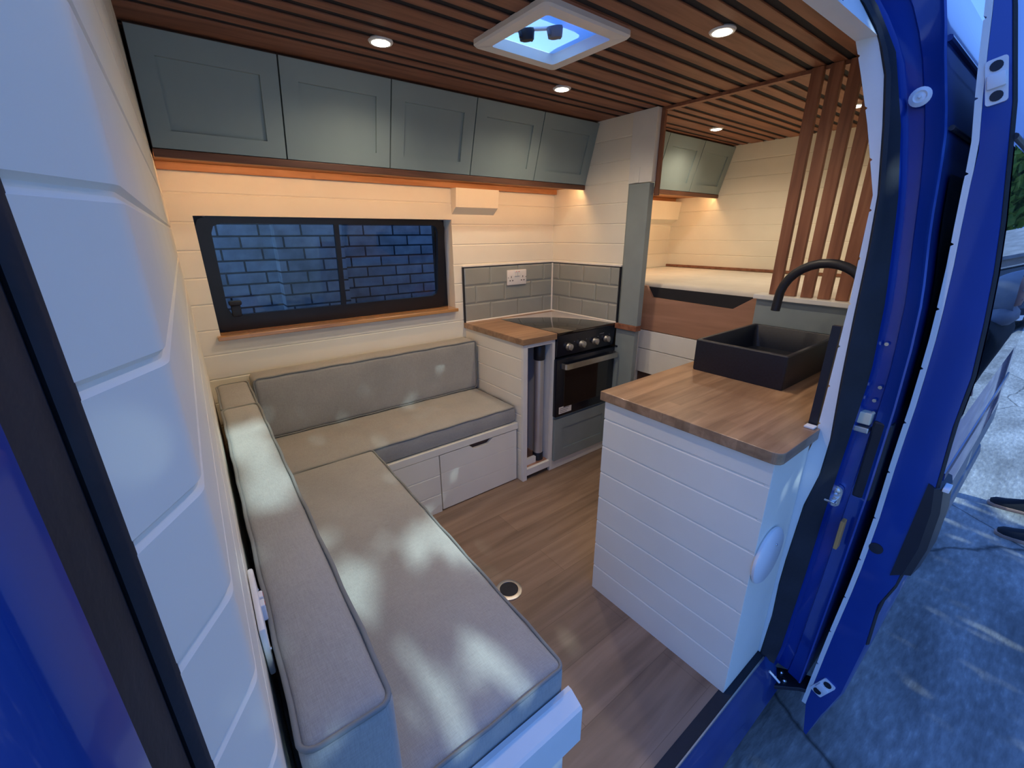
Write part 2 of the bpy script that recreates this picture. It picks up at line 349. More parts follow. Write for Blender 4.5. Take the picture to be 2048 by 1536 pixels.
o = obj('wall_right', bm, 'cream paint'); struct(o, 'cream shiplap wall at the foot of the bed')
# bulkhead with rounded return to the door seal
bm = BM(); pr = groove_prof(-0.02, 2.12, [1.472+0.1158*k for k in range(-13, 6)], 0.012, 0.004)
path = []
P0 = Vector((wx(2.2), 2.2)); PC = Vector((-0.049, 0.185)); PE = Vector((-0.0945, 0.114))
dA = (PC-P0).normalized(); dB = (PE-PC).normalized(); rr = 0.011
path.append(P0); a = PC-dA*rr; b_ = PC+dB*rr; path.append(a-dA*0.003)
for k in range(7):
    t = k/6; path.append((1-t)**2*a+2*t*(1-t)*PC+t*t*b_)
path.append(b_+dB*0.003); path.append(PE)
rings = []
for i, p in enumerate(path):
    d = (path[min(i+1, len(path)-1)]-path[max(i-1, 0)]).normalized(); nn = Vector((-d.y, d.x))   # room side
    if nn.x < 0: nn = -nn
    rings.append([(p.x+nn.x*o_, p.y+nn.y*o_, z) for o_, z in pr])
loft(bm, rings)
box(bm, -0.25, -0.11, 0.13, 2.2, -0.02, 2.12)
o = obj('wall_left', bm, 'cream paint', smooth=25); struct(o, 'white shiplap bulkhead wall at the left')

# door-side wall lining right of the opening (edge faces the camera)
INN = [(0.0, 0.147), (0.18, 0.147), (0.35, 0.147), (0.53, 0.150), (0.66, 0.152), (0.787, 0.136), (0.86, 0.123), (1.0, 0.122), (1.27, 0.123), (1.425, 0.128), (1.53, 0.131), (1.689, 0.177), (1.80, 0.214), (1.895, 0.248), (1.987, 0.338), (2.07, 0.43)]
OUT = [(0.0, 0.123), (0.18, 0.116), (0.32, 0.120), (0.42, 0.118), (0.64, 0.108), (0.757, 0.089), (0.874, 0.086), (1.055, 0.098), (1.222, 0.106), (1.40, 0.113), (1.53, 0.122), (1.684, 0.147), (1.79, 0.168), (1.876, 0.199), (1.958, 0.25), (2.07, 0.36)]
SEA = [(-0.1, 0.088), (0.035, 0.074), (0.38, 0.063), (0.636, 0.059), (0.846, 0.052), (1.078, 0.044), (1.278, 0.057), (1.518, 0.087), (1.684, 0.120), (1.844, 0.166), (1.959, 0.229), (2.1, 0.33)]
DIN = [(-0.181, -0.015), (0.15, -0.028), (0.415, -0.042), (0.625, -0.046), (0.842, -0.043), (1.022, -0.044), (1.21, -0.039), (1.368, -0.028), (1.513, -0.014), (1.618, -0.007), (1.768, 0.021), (1.889, 0.04), (2.02, 0.062)]
DOU = [(-0.31, -0.052), (-0.15, -0.09), (-0.042, -0.112), (0.2, -0.127), (0.36, -0.122), (0.455, -0.143), (0.675, -0.156), (0.843, -0.148), (0.97, -0.141), (1.104, -0.141), (1.237, -0.129), (1.35, -0.116), (1.457, -0.1), (1.609, -0.072), (1.705, -0.054), (1.891, -0.006), (2.02, 0.03)]
PIL = [(-0.135, 0.0), (0.08, -0.008), (0.438, -0.018), (0.72, -0.024), (0.995, -0.024), (1.159, -0.02), (1.285, -0.012), (1.459, 0.014), (1.589, 0.027), (1.672, 0.038), (1.824, 0.077), (1.921, 0.099), (2.05, 0.15), (2.16, 0.30)]
XT = 1.38
bm = BM(); zz = sorted(set([z for z, _ in INN]+[z for z, _ in OUT]+[g+s for g in GR for s in (-0.004, -0.001, 0.001, 0.004) if 0.02 < g < 2.05]))
def inn(z):
    for g in GR:
        if abs(z-g) < 0.002 and z > 0.85: return interp(INN, z)-0.004
    return interp(INN, z)
def slab_(zs_): return loft(BM(), [[(XT, inn(z), z), (XT, interp(OUT, z), z), (3.7, interp(OUT, z), z), (3.7, inn(z), z)] for z in zs_], closed=True, caps=True)
o = obj('wall_front', slab_([z for z in zz if z <= 1.5301]), 'white paint'); struct(o, 'white lining of the side wall right of the door opening')
o = obj('trim_5', slab_([z for z in zz if z >= 1.5299]), 'white paint'); struct(o, 'white lining curving up to the ceiling right of the door opening', 'trim')
bm = BM()
zz = lin(1.875, 2.07, 8)
loft(bm, [[(-0.3, interp(INN, z), z), (-0.3, interp(OUT, z), z), (XT, interp(OUT, z), z), (XT, interp(INN, z), z)] for z in zz], closed=True, caps=True)
o = obj('trim_4', bm, 'white paint'); struct(o, 'white lining over the sliding door opening', 'trim')

# window
w_ = thing('window_1', 'black-framed sliding window of tinted glass above the long bench', 'window', ((WX0+WX1)/2, W+0.03, WZ0), kind='structure')
def wy(z): return W+0.022+(1.525-z)*0.115
def rrect(x0, x1, z0, z1, r, n=5):
    pts = []
    for cx, cz, a0 in ((x1-r, z0+r, -90), (x1-r, z1-r, 0), (x0+r, z1-r, 90), (x0+r, z0+r, 180)):
        for k in range(n): a = R(a0+90*k/(n-1)); pts.append((cx+r*math.cos(a), cz+r*math.sin(a)))
    return pts
bm = BM(); fo = rrect(WX0+0.001, WX1-0.040, WZ0+0.0185, WZ1-0.001, 0.045, 3); fi = rrect(WX0+0.055, WX1-0.085, WZ0+0.095, WZ1-0.030, 0.04, 3)
loft(bm, [[(x, wy(z), z) for x, z in fo], [(x, wy(z)-0.012, z) for x, z in fo], [(x, wy(z)-0.012, z) for x, z in fi], [(x, wy(z)+0.012, z) for x, z in fi], [(x, wy(z)+0.012, z) for x, z in fo]], closed=True)
obj('window_frame', bm, 'window black', w_, smooth=40)
bm = BM(); prism(bm, [(wy(1.05)-0.010, 1.05), (wy(1.05)+0.006, 1.05), (wy(1.50)+0.006, 1.50), (wy(1.50)-0.010, 1.50)], 'x', 0.670, 0.694); obj('mullion', bm, 'window black', w_)
for (x0, x1, dy) in ((WX0+0.05, 0.69, 0.0), (0.675, WX1-0.08, 0.007)):
    b = BM(); loft(b, [[(x0, wy(z)+dy, z), (x1, wy(z)+dy, z), (x1, wy(z)+dy+0.003, z), (x0, wy(z)+dy+0.003, z)] for z in (WZ0+0.09, WZ1-0.025)], closed=True, caps=True); obj('pane', b, 'tinted glass', w_)
bm = BM(); z = 1.10
box(bm, 0.157, 0.196, wy(1.09)-0.030, wy(1.09)-0.004, 1.075, 1.130, 0.006); box(bm, 0.150, 0.203, wy(1.13)-0.036, wy(1.13)-0.008, 1.128, 1.152, 0.008)
obj('latch', bm, 'black plastic', w_, smooth=40)
o = obj('trim_2', box(BM(), 0.074, 1.347, 2.098, W+0.10, 0.983, 1.003, 0.003), 'oak sill'); struct(o, 'varnished oak window sill', 'window sill')

obj('outer_seal', prism(BM(), [(WX0-0.01, WZ0-0.012), (WX1+0.011, WZ0-0.012), (WX1+0.011, WZ0+0.07), (WX1-0.07, WZ0+0.07), (WX0+0.04, WZ0+0.07), (WX0-0.01, WZ0+0.07)], 'y', W+0.095, W+0.124), 'window black', w_)
obj('outer_seal', box(BM(), WX0-0.006, WX0+0.045, W+0.100, W+0.124, WZ0+0.07, WZ1+0.01), 'window black', w_)
obj('outer_seal', box(BM(), WX0-0.006, WX0+0.035, W+0.036, W+0.046, WZ1-0.045, WZ1+0.01), 'window black', w_)
obj('outer_seal', box(BM(), WX1-0.07, WX1+0.011, W+0.095, W+0.124, WZ0+0.07, WZ1+0.01), 'window black', w_)
# brick wall outside the window
bm = BM(); box(bm, -2.0, 4.5, 3.05, 3.25, GZ, 3.2)
bw = obj('brick_wall', bm, 'grey brick'); tag(bw, 'grey brick wall seen through the tinted window', 'wall')
obj('brick_pier', box(BM(), 0.53, 0.95, 2.93, 3.06, GZ, 3.2), 'grey brick', bw)

# ================================================================== CABINETS OVERHEAD
YB, YT, ZB, ZT = 1.855, 1.757, 1.730, 2.068
def overhead(x0, x1, yb, yt, label, group):
    t = thing('overhead_cabinet', label, 'cabinet', ((x0+x1)/2, yb+0.1, ZB), group)
    def wp(x, v, h):       # local (x, depth outwards, height fraction) -> slanted front
        return (x, yb+(yt-yb)*h-v, ZB+(ZT-ZB)*h)
    bm = BM(); prism(bm, [(yb+0.012, ZB), (W, ZB), (W, ZT), (yt+0.012, ZT)], 'x', x0+0.001, x1-0.001); obj('carcass', bm, 'shade toned timber', t)
    g = 0.0028; bm = BM(); fx = 0.062; fh = 0.054/(ZT-ZB); ft = 0.068/(ZT-ZB)
    def slab(a, b_, h0, h1, v0, v1, bev=0.0015): box(bm, a, b_, v0, v1, h0, h1, 0, warp=wp)
    a, b_ = x0+g, x1-g; h0, h1 = 0.006, 0.972
    slab(a, a+fx, h0, h1, -0.012, 0.008); slab(b_-fx, b_, h0, h1, -0.012, 0.008)
    slab(a+fx, b_-fx, h0, h0+fh, -0.012, 0.008); slab(a+fx, b_-fx, h1-ft, h1, -0.012, 0.008)
    slab(a+fx, b_-fx, h0+fh, h1-ft, -0.012, -0.002)
    d = obj('door', bm, 'sage paint', t)
    return t
dw = 0.4346
names = ['sage green overhead cabinet at the left end of the row beside the white bulkhead', 'sage green overhead cabinet second from the bulkhead, below the left downlight', 'sage green overhead cabinet in the middle of the row of five', 'sage green overhead cabinet second from the cooker partition', 'sage green overhead cabinet at the right end of the row against the partition']
for k in range(5):
    x1 = XP-(4-k)*dw; overhead(max(x1-dw, 0.004), x1, YB, YT, names[k], 'overhead cabinets above the window')
names2 = ['sage overhead cabinet above the bed, half hidden by the partition post', 'sage overhead cabinet in the middle above the bed', 'sage overhead cabinet above the bed against the rear wall']
for k in range(3): overhead(XR-0.435*(3-k), XR-0.435*(2-k)-0.001, 1.735, 1.645, names2[k], 'overhead cabinets above the bed')
def pelmet(x0, x1, yb, label):
    t = thing('cabinet_pelmet', label, 'pelmet', ((x0+x1)/2, yb, 1.70))
    obj('lip', box(BM(), x0, x1, yb-0.010, yb+0.012, 1.703, 1.7295, 0.002), 'dark walnut lip', t)
    obj('soffit_board', box(BM(), x0, x1, yb+0.013, W-0.001, 1.722, 1.7295), 'pine batten', t)
    b = obj('wall_batten', box(BM(), x0, x1, W-0.028, W-0.002, 1.692, 1.7215, 0.002), 'pine batten', t)
    l_ = obj('led_strip', box(BM(), x0+0.02, x1-0.02, yb+0.016, yb+0.024, 1.7165, 1.7215), 'led glow', t)
    return t
pelmet(0.004, XP-0.003, YB, 'walnut-edged lighting pelmet glowing under the long row of cabinets')
pelmet(2.30, XR-0.003, 1.735, 'lighting pelmet glowing under the cabinets above the bed')
# boxed ribs on the far wall
def rib(x0, x1, z0, z1, d, label):
    bm = BM(); prism(bm, [(W, z1), (W-d, z1), (W-d*0.8, z0+0.038), (W, z0)], 'x', x0, x1)
    return tag(obj('wall_boxing', bm, 'cream paint'), label, 'boxing')
rib(1.350, 1.652, 1.552, 1.692, 0.062, 'cream boxed-in van rib under the cabinets right of the window')
rib(2.95, 3.597, 1.512, 1.692, 0.085, 'cream boxed-in van rib on the wall over the bed')

# ================================================================== DOWNLIGHTS, VENT
def downlight(x, y, label):
    t = thing('downlight', label, 'downlight', (x, y, CZ-0.004), 'ceiling downlights')
    bm = BM(); lathe(bm, [(0.0405, 0.0045), (0.042, 0.0), (0.038, -0.005), (0.031, -0.005), (0.030, -0.001)], (x, y, CZ-0.0005), n=32); obj('bezel', bm, 'white plastic', t, smooth=50)
    bm = BM(); lathe(bm, [(0.031, 0.0), (0.031, -0.0035), (0.02, -0.0065), (0.0, -0.0075)], (x, y, CZ-0.002), n=32); obj('lens', bm, 'lamp glow', t, smooth=60)
    ld = bpy.data.lights.new('downlight_lamp', 'SPOT'); lo = bpy.data.objects.new('downlight_lamp', ld); COL.objects.link(lo); lo.parent = t
    lo.location = (0, 0, -0.014); ld.energy = 13.5; ld.color = (1.0, 0.80, 0.58); ld.spot_size = R(156); ld.spot_blend = 0.75; ld.shadow_soft_size = 0.03
    return t
downlight(0.702, 1.449, 'lit round downlight over the long bench, nearest the bulkhead')
downlight(1.559, 1.443, 'lit round downlight over the cooker end of the galley')
downlight(1.566, 0.695, 'lit round downlight above the sink unit')
downlight(0.706, 0.700, 'lit round downlight over the bulkhead seat, just above the top of the picture')
downlight(2.919, 1.437, 'lit round downlight above the far side of the bed')
downlight(2.997, 0.715, 'lit round downlight seen between the wooden uprights')
v = thing('roof_vent', 'square white roof vent with blue-lit dome and dark knobs', 'roof vent', ((VX0+VX1)/2, (VY0+VY1)/2, CZ-0.02))
def rr2(x0, x1, y0, y1, r, z, n=5): return [(x, y, z) for x, y in rrect(x0, x1, y0, y1, r, n)]
bm = BM(); e = 0.047
loft(bm, [rr2(VX0-e, VX1+e, VY0-e, VY1+e, 0.02, CZ+0.001), rr2(VX0-e, VX1+e, VY0-e, VY1+e, 0.02, CZ-0.014), rr2(VX0-e+.006, VX1+e-.006, VY0-e+.006, VY1+e-.006, 0.018, CZ-0.02),
          rr2(VX0+.002, VX1-.002, VY0+.002, VY1-.002, 0.012, CZ-0.02), rr2(VX0+.006, VX1-.006, VY0+.006, VY1-.006, 0.012, CZ+0.10)], closed=True)
obj('vent_frame', bm, 'white plastic', v, smooth=40)
bm = BM()
loft(bm, [rr2(VX0+.004, VX1-.004, VY0+.004, VY1-.004, 0.012, CZ+0.014), rr2(VX0+.03, VX1-.03, VY0+.03, VY1-.03, 0.03, CZ+0.022), rr2(VX0+.06, VX1-.06, VY0+.06, VY1-.06, 0.03, CZ+0.024)], closed=True, caps=False)
b = bm; vs_ = [x for x in b.verts if x.co.z > CZ+0.0235]; b.faces.new(vs_[:20]) if len(vs_) == 20 else None
obj('dome', bm, 'vent glass', v, smooth=60)
def knob(x, y, z, mat, rot):
    bm = BM(); lathe(bm, [(0.026, 0), (0.028, 0.006), (0.024, 0.03), (0.012, 0.034)], (x, y, z), axis=(0.2, 0.1, -1), n=10)
    box(bm, x-0.028, x+0.028, y-0.005, y+0.005, z-0.03, z-0.012, 0.003); return obj('vent_knob', bm, mat, v, smooth=50)
knob(1.062, 1.098, CZ+0.012, 'black plastic', 0); knob(1.132, 1.036, CZ+0.016, 'grey ink', 0)
obj('stay_arm', tube(BM(), [(1.00, 1.15, CZ+0.005), (1.06, 1.10, CZ+0.011), (1.10, 1.068, CZ+0.012), (1.13, 1.04, CZ+0.012)], 0.006), 'white plastic', v)

# ================================================================== SEATING
def cushion(name, x0, x1, y0, y1, z0, z1, label, warp=None, edge='z1', puff=0.006, r=0.022, both=False):
    b = BM(); nx, ny, nz = [max(2, int(round(d/0.06))) for d in (x1-x0, y1-y0, z1-z0)]
    bmesh.ops.create_cube(b, size=1)
    for v_ in b.verts: v_.co = Vector((x0+(v_.co.x+.5)*(x1-x0), y0+(v_.co.y+.5)*(y1-y0), z0+(v_.co.z+.5)*(z1-z0)))
    bmesh.ops.bevel(b, geom=b.edges[:], offset=r, segments=4, affect='EDGES', profile=0.5)
    for ax, n, lo, hi in ((0, nx, x0, x1), (1, ny, y0, y1), (2, nz, z0, z1)):
        for k in range(1, n):
            c = lo+(hi-lo)*k/n; pl = [0, 0, 0]; pl[ax] = c; no = [0, 0, 0]; no[ax] = 1
            bmesh.ops.bisect_plane(b, geom=b.verts[:]+b.edges[:]+b.faces[:], plane_co=pl, plane_no=no)
    ctr = Vector(((x0+x1)/2, (y0+y1)/2, (z0+z1)/2)); ph = rnd.random()*6
    def bump(p): return puff*math.sin(p.x*9+ph)*math.sin(p.y*7.3+ph*2)*0.4
    for v_ in b.verts:
        p = v_.co; d = [min(p[a]-lo, hi-p[a]) for a, lo, hi in ((0, x0, x1), (1, y0, y1), (2, z0, z1))]
        for a, lo, hi in ((0, x0, x1), (1, y0, y1), (2, z0, z1)):
            oth = [d[q] for q in range(3) if q != a]; f = min(1, min(oth)/0.07)
            if abs(p[a]-hi) < 1e-4: p[a] += puff*f*(1 if a < 2 else 1)+bump(p)*f
            elif abs(p[a]-lo) < 1e-4 and a != 2: p[a] -= 0.0
    if warp:
        for v_ in b.verts: v_.co = Vector(warp(*v_.co))
    c = obj(name, b, 'grey weave', smooth=45)
    # piping
    def path(lvl):
        if edge == 'z1': pts = [(x, y, z1-0.004) for x, y in rrect(x0+0.003, x1-0.003, y0+0.003, y1-0.003, r, 5)]
        elif edge == 'y0': pts = [(x, y0+0.004, z) for x, z in rrect(x0+0.003, x1-0.003, z0+0.003, z1-0.003, r, 5)]
        out = []
        for i, p in enumerate(pts):
            q = pts[(i+1) % len(pts)]; n = max(1, int(math.dist(p, q)/0.06))
            for k in range(n):
                t = k/n; out.append(tuple(p[a]+(q[a]-p[a])*t+(math.sin((i*3+k)*1.9)*0.0012) for a in range(3)))
        return [warp(*p) for p in out] if warp else out
    obj('piping', tube(BM(), path(0), 0.0042, 8, closed=True), 'piping cloth', c, smooth=60)
    return tag(c, label, 'cushion', 'seat cushions of the corner sofa' if name == 'seat_cushion' else 'back cushions of the corner sofa')
cushion('seat_cushion', 0.0, 1.408, 1.592, 2.118, 0.385, 0.487, 'long pale grey seat cushion on the bench under the window')
cushion('seat_cushion', 0.004, 0.553, 0.262, 1.578, 0.385, 0.497, 'dappled grey seat cushion running along the bulkhead towards the door', BK)
cushion('back_cushion', 0.16, 1.398, 1.985, 2.122, 0.497, 0.812, 'long grey back cushion leaning under the window sill', edge='y0', puff=0.005)
cushion('back_cushion', 0.016, 0.146, 1.672, 2.03, 0.50, 0.800, 'short grey back cushion in the corner by the bulkhead', BK)
cushion('back_cushion', 0.016, 0.146, 0.215, 1.664, 0.507, 0.808, 'long sunlit grey back cushion standing along the bulkhead', BK)

# long bench
bb = thing('bench', 'cream storage bench with drawer under the window cushions', 'bench', (0.95, 1.85, 0))
obj('bench_top', box(BM(), 0.0, 1.412, 1.5815, W-0.002, 0.345, 0.384, 0.002), 'cream paint', bb)
obj('carcass', box(BM(), 0.02, 1.408, 1.606, W-0.004, 0.002, 0.344), 'shade toned timber', bb)
bm = BM(); shiplap(bm, (0.50, 1.5815), (1, 0), (0, -1), 0.380, 0.0, 0.343, [0.112, 0.228], t=0.02); obj('front_panel', bm, 'cream paint', bb)
bm = BM()
prism(bm, [(0.887, 0.232), (1.402, 0.232), (1.402, 0.340), (1.228, 0.340), (1.196, 0.314), (1.102, 0.314), (1.070, 0.340), (0.887, 0.340)], 'y', 1.5835, 1.603, 0.0018)
box(bm, 0.887, 1.402, 1.5835, 1.603, 0.114, 0.2315, 0.0018); box(bm, 0.887, 1.402, 1.5835, 1.603, 0.006, 0.1135, 0.0018)
obj('drawer_front', bm, 'cream paint', bb)
# bench along the bulkhead
b2 = thing('bench', 'white bench base along the bulkhead with a raised lip at the doorway', 'bench', (0.25, 0.9, 0))
bm = BM(); shiplap(bm, (0.515, 0.262), (0, 1), (1, 0), 1.30, 0.0, 0.382, [0.112, 0.228], t=0.02, warp=BK); obj('side_panel', bm, 'cream paint', b2)
obj('carcass', box(BM(), 0.0, 0.49, 0.265, 1.56, 0.002, 0.381, warp=BK), 'cream paint', b2)
bm = BM(); prism(bm, [(0.210, 0.296), (0.210, 0.404), (0.216, 0.410), (0.247, 0.428), (0.258, 0.428), (0.258, 0.296)], 'x', -0.03, 0.512); obj('end_lip', bm, 'white paint', b2)
obj('end_panel', box(BM(), -0.03, 0.497, 0.25, 0.262, 0.0, 0.295), 'cream paint', b2)

# white double socket on the bulkhead behind the cushion
def socket(name, label, origin, ux, un):
    """plate: centre origin, width along ux, facing un"""
    t = thing(name, label, 'socket', origin, 'white double sockets'); o = Vector(origin); ux = Vector(ux); un = Vector(un); uz = Vector((0, 0, 1))
    def wp(a, b_, c): return tuple(o+ux*a+un*b_+uz*c)
    obj('face_plate', box(BM(), -0.083, 0.083, 0, 0.010, -0.05, 0.05, 0.004, warp=wp), 'white plastic', t, smooth=40)
    for s in (-1, 1):
        bm = BM(); box(bm, s*0.0115-0.009, s*0.0115+0.009, 0.008, 0.0165, 0.008, 0.042, 0.002, warp=wp); sw = obj('rocker_switch', bm, 'white plastic', t)
        obj('on_mark', box(BM(), s*0.0115-0.005, s*0.0115+0.005, 0.0158, 0.0170, 0.036, 0.0395, warp=wp), 'red mark', sw)
        for (dx, dz, w2, h2) in ((0, 0.012, 0.0024, 0.006), (-0.011, -0.012, 0.005, 0.0028), (0.011, -0.012, 0.005, 0.0028)):
            cx = s*0.049+dx; obj('pin_hole', box(BM(), cx-w2, cx+w2, 0.0095, 0.0106, dz-0.008-h2, dz-0.008+h2, warp=wp), 'dark gap board', t)
        obj('screw', lathe(BM(), [(0.003, 0.0), (0.003, 0.0112)], wp(s*0.076, 0, 0), axis=un, n=10), 'chrome', t)
    return t
socket('double_socket', 'white double socket on the grey tiles above the hob', (1.824, W-0.013, 1.162), (1, 0, 0), (0, -1, 0))
socket('double_socket', 'white double socket on the bulkhead beside the sunlit back cushion', (wx(0.50)+0.001, 0.50, 0.80), (0.0277, 1, 0), (1, -0.0277, 0))

# ================================================================== COOKER UNIT
kc = thing('kitchen_cabinet', 'cream shiplap cooker housing with an open slot and sage door', 'cabinet', (1.79, 1.83, 0))
XK, YK = 1.4145, 1.5388
bm = BM(); shiplap(bm, (XK, YK), (0, 1), (-1, 0), W-YK-0.001, 0.0, 0.864, [0.097+0.113*k for k in range(7)], t=0.018); obj('side_panel', bm, 'cream paint', kc)
bm = BM(); box(bm, XK-0.001, XK+0.03, YK-0.004, YK+0.016, 0.0, 0.864, 0.001); box(bm, 1.632, 1.652, YK-0.004, YK+0.016, 0.0, 0.864, 0.001)
box(bm, XK+0.031, 1.631, YK-0.004, YK+0.016, 0.843, 0.864); box(bm, XK+0.031, 1.631, YK-0.004, YK+0.016, 0.03, 0.075, 0.001); obj('face_frame', bm, 'white paint', kc)
bm = BM(); box(bm, XK+0.019, 1.636, 1.555, 1.90, 0.055, 0.074); box(bm, XK+0.019, 1.636, 1.90, 1.915, 0.03, 0.86); box(bm, XK+0.019, XK+0.032, 1.556, 1.90, 0.075, 0.86); box(bm, 1.46, 1.50, 1.60, 1.64, 0.074, 0.86); obj('slot_lining', bm, 'bed pine', kc)
obj('slot_side', box(BM(), 1.632, 1.648, 1.5565, 1.90, 0.03, 0.86), 'white paint', kc)
obj('shelf_rail', box(BM(), XK+0.032, 1.55, 1.575, 1.595, 0.074, 0.115), 'white paint', kc)
bm = BM(); z0, z1, x0, x1 = 0.065, 0.352, 1.655, XP-0.004; y0 = 1.519
for a in ((x0, x0+0.07, z0, z1), (x1-0.07, x1, z0, z1), (x0+0.07, x1-0.07, z0, z0+0.07), (x0+0.07, x1-0.07, z1-0.07, z1)): box(bm, a[0], a[1], y0, y0+0.018, a[2], a[3])
box(bm, x0+0.07, x1-0.07, y0+0.007, y0+0.018, z0+0.07, z1-0.07); obj('door', bm, 'pale sage paint', kc)
obj('plinth', box(BM(), 1.653, XP-0.002, YK-0.003, YK+0.015, 0.0, 0.062), 'white paint', kc)
obj('rail', box(BM(), 1.653, XP-0.002, YK-0.004, YK+0.015, 0.353, 0.372), 'pale sage paint', kc)
bm = BM(); prism(bm, [(1.400, 1.520), (1.653, 1.520), (1.653, 2.073), (XP-0.002, 2.073), (XP-0.002, W-0.001), (1.400, W-0.001)], 'z', 0.8655, 0.900, 0.002)
o = obj('worktop', bm, 'oak worktop'); tag(o, 'small oak worktop beside the hob', 'worktop')
ck = thing('cooker', 'black built-in cooker with glass hob, knobs and chrome oven handle', 'cooker', (1.91, 1.8, 0.37))
X0, X1 = 1.655, XP-0.006
obj('oven_body', box(BM(), X0+0.002, X1-0.002, 1.545, 2.06, 0.376, 0.884), 'black enamel', ck)
obj('hob_glass', box(BM(), X0, X1, 1.512, 2.071, 0.886, 0.9015, 0.003), 'hob black glass', ck, smooth=40)
for (cx, cy, rr_) in ((1.79, 1.66, 0.075), (2.03, 1.66, 0.09), (1.79, 1.92, 0.09), (2.03, 1.92, 0.07)):
    pass
bm = BM(); prism(bm, [(1.524, 0.755), (1.545, 0.755), (1.545, 0.885), (1.515, 0.885)], 'x', X0, X1, 0.002); obj('control_panel', bm, 'black enamel', ck)
for kx in (1.747, 1.858, 1.975, 2.083):
    bm = BM(); lathe(bm, [(0.023, 0.0), (0.023, 0.006), (0.020, 0.010), (0.019, 0.026), (0.015, 0.029)], (kx, 1.522, 0.806), axis=(0, -1, 0.05), n=20)
    box(bm, kx-0.004, kx+0.004, 1.490, 1.503, 0.788, 0.825, 0.002); obj('knob', bm, 'brushed aluminium', ck, smooth=40)
bm = BM(); box(bm, X0-0.008, X1, 1.508, 1.542, 0.374, 0.742, 0.004); od = obj('oven_door', bm, 'black enamel', ck, smooth=40)
obj('oven_glass', box(BM(), X0+0.055, X1-0.06, 1.5055, 1.509, 0.43, 0.665, 0.001), 'hob black glass', od)
bm = BM(); hx0, hx1, hz = X0+0.028, X1-0.01, 0.700
pts = [(hx0, 1.510), (hx0, 1.478), (hx0+0.006, 1.468), (hx0+0.018, 1.464), (hx1-0.018, 1.464), (hx1-0.006, 1.468), (hx1, 1.478), (hx1, 1.510), (hx1-0.007, 1.510), (hx1-0.008, 1.482), (hx1-0.02, 1.473), (hx0+0.02, 1.473), (hx0+0.008, 1.482), (hx0+0.007, 1.510)]
prism(bm, pts, 'z', hz-0.016, hz+0.016); obj('handle', bm, 'brushed aluminium', od, smooth=30)
lb = obj('sticker', box(BM(), X0+0.018, X0+0.125, 1.5065, 1.5085, 0.392, 0.436), 'printed label', od)
for i in range(3): obj('printed_line', box(BM(), X0+0.024, X0+0.085+0.01*i, 1.5058, 1.5066, 0.399+i*0.012, 0.403+i*0.012), 'grey ink', ck)
obj('control_mark', box(BM(), 2.015, 2.055, 1.5155, 1.518, 0.846, 0.849), 'grey ink', ck)
for i in range(4): obj('control_mark', box(BM(), 1.79+0.105*i, 1.796+0.105*i, 1.5165, 1.5195, 0.83, 0.833), 'grey ink', ck)
obj('catch', box(BM(), X1-0.002, XP-0.001, 1.490, 1.508, 0.742, 0.752), 'black plastic', ck)

tl = thing('pedestal_pole', 'silver pole with black end caps stored in the slot beside the cooker', 'pole', (1.588, 1.60, 0.074))
obj('tube', lathe(BM(), [(0.029, 0.0), (0.029, 0.74)], (1.588, 1.60, 0.076), n=28), 'satin silver', tl, smooth=40)
obj('foot_cap', lathe(BM(), [(0.028, 0.0), (0.0325, 0.004), (0.0325, 0.05), (0.030, 0.054)], (1.588, 1.60, 0.0745), n=28), 'black plastic', tl, smooth=40)
obj('top_cap', lathe(BM(), [(0.031, 0.0), (0.034, 0.004), (0.034, 0.085), (0.030, 0.09)], (1.588, 1.60, 0.738), n=28), 'black plastic', tl, smooth=40)

# tiled splashback
sp = thing('tiled_splashback', 'grey metro tiles on both walls round the hob', 'splashback', (1.95, 2.0, 0.9))
TH, TL = 0.1135, 0.232
def tiles(L, start, place):
    out = BM()
    for r in range(3):
        z0 = 0.902+r*TH; off = (start, start-TL*0.5, start)[r]; a = off-TL*2
        while a < L:
            s0, s1 = max(a+0.001, 0.0), min(a+TL-0.001, L)
            if s1-s0 > 0.01:
                b = BM(); bv = 0.011
                ring = lambda i, h: [(s0+i, h, z0+0.001+i), (s1-i, h, z0+0.001+i), (s1-i, h, z0+TH-0.001-i), (s0+i, h, z0+TH-0.001-i)]
                if s1-s0 > 2.4*bv: loft(b, [ring(0, 0), ring(0, 0.004), ring(bv, 0.0075)], closed=True, caps=True)
                else: loft(b, [ring(0, 0), ring(0, 0.004)], closed=True, caps=True)
                merge(out, b, place)
            a += TL
    return out
obj('tiles', tiles(XP-1.412, 0.20, lambda s, h, z: (1.410+s, W-0.004-h, z)), 'tile glaze', sp)
obj('tiles', tiles(W-0.012-1.514, 0.07, lambda s, h, z: (XP-0.004-h, W-0.012-s, z)), 'tile glaze', sp)
bm = BM(); box(bm, 1.408, XP, W-0.0055, W-0.0005, 0.9, 1.243); box(bm, XP-0.0055, XP-0.0005, 1.512, W, 0.9, 1.243); obj('grout_bed', bm, 'grout', sp)
bm = BM(); box(bm, 1.402, 1.410, W-0.014, W-0.0005, 0.9, 1.247); box(bm, 1.402, XP-0.012, W-0.013, W-0.001, 1.2435, 1.2475); box(bm, XP-0.014, XP-0.0005, 1.505, 1.513, 0.9, 1.247); box(bm, XP-0.013, XP-0.001, 1.505, W-0.012, 1.2435, 1.2475); obj('edge_trim', bm, 'black plastic', sp)
bm = BM(); tube(bm, [(1.41, W-0.013, 0.902), (XP-0.012, W-0.013, 0.902)], 0.006, 8); tube(bm, [(XP-0.013, 1.51, 0.902), (XP-0.013, W-0.012, 0.902)], 0.006, 8); tube(bm, [(XP-0.013, W-0.013, 0.902), (XP-0.013, W-0.013, 1.243)], 0.006, 8)
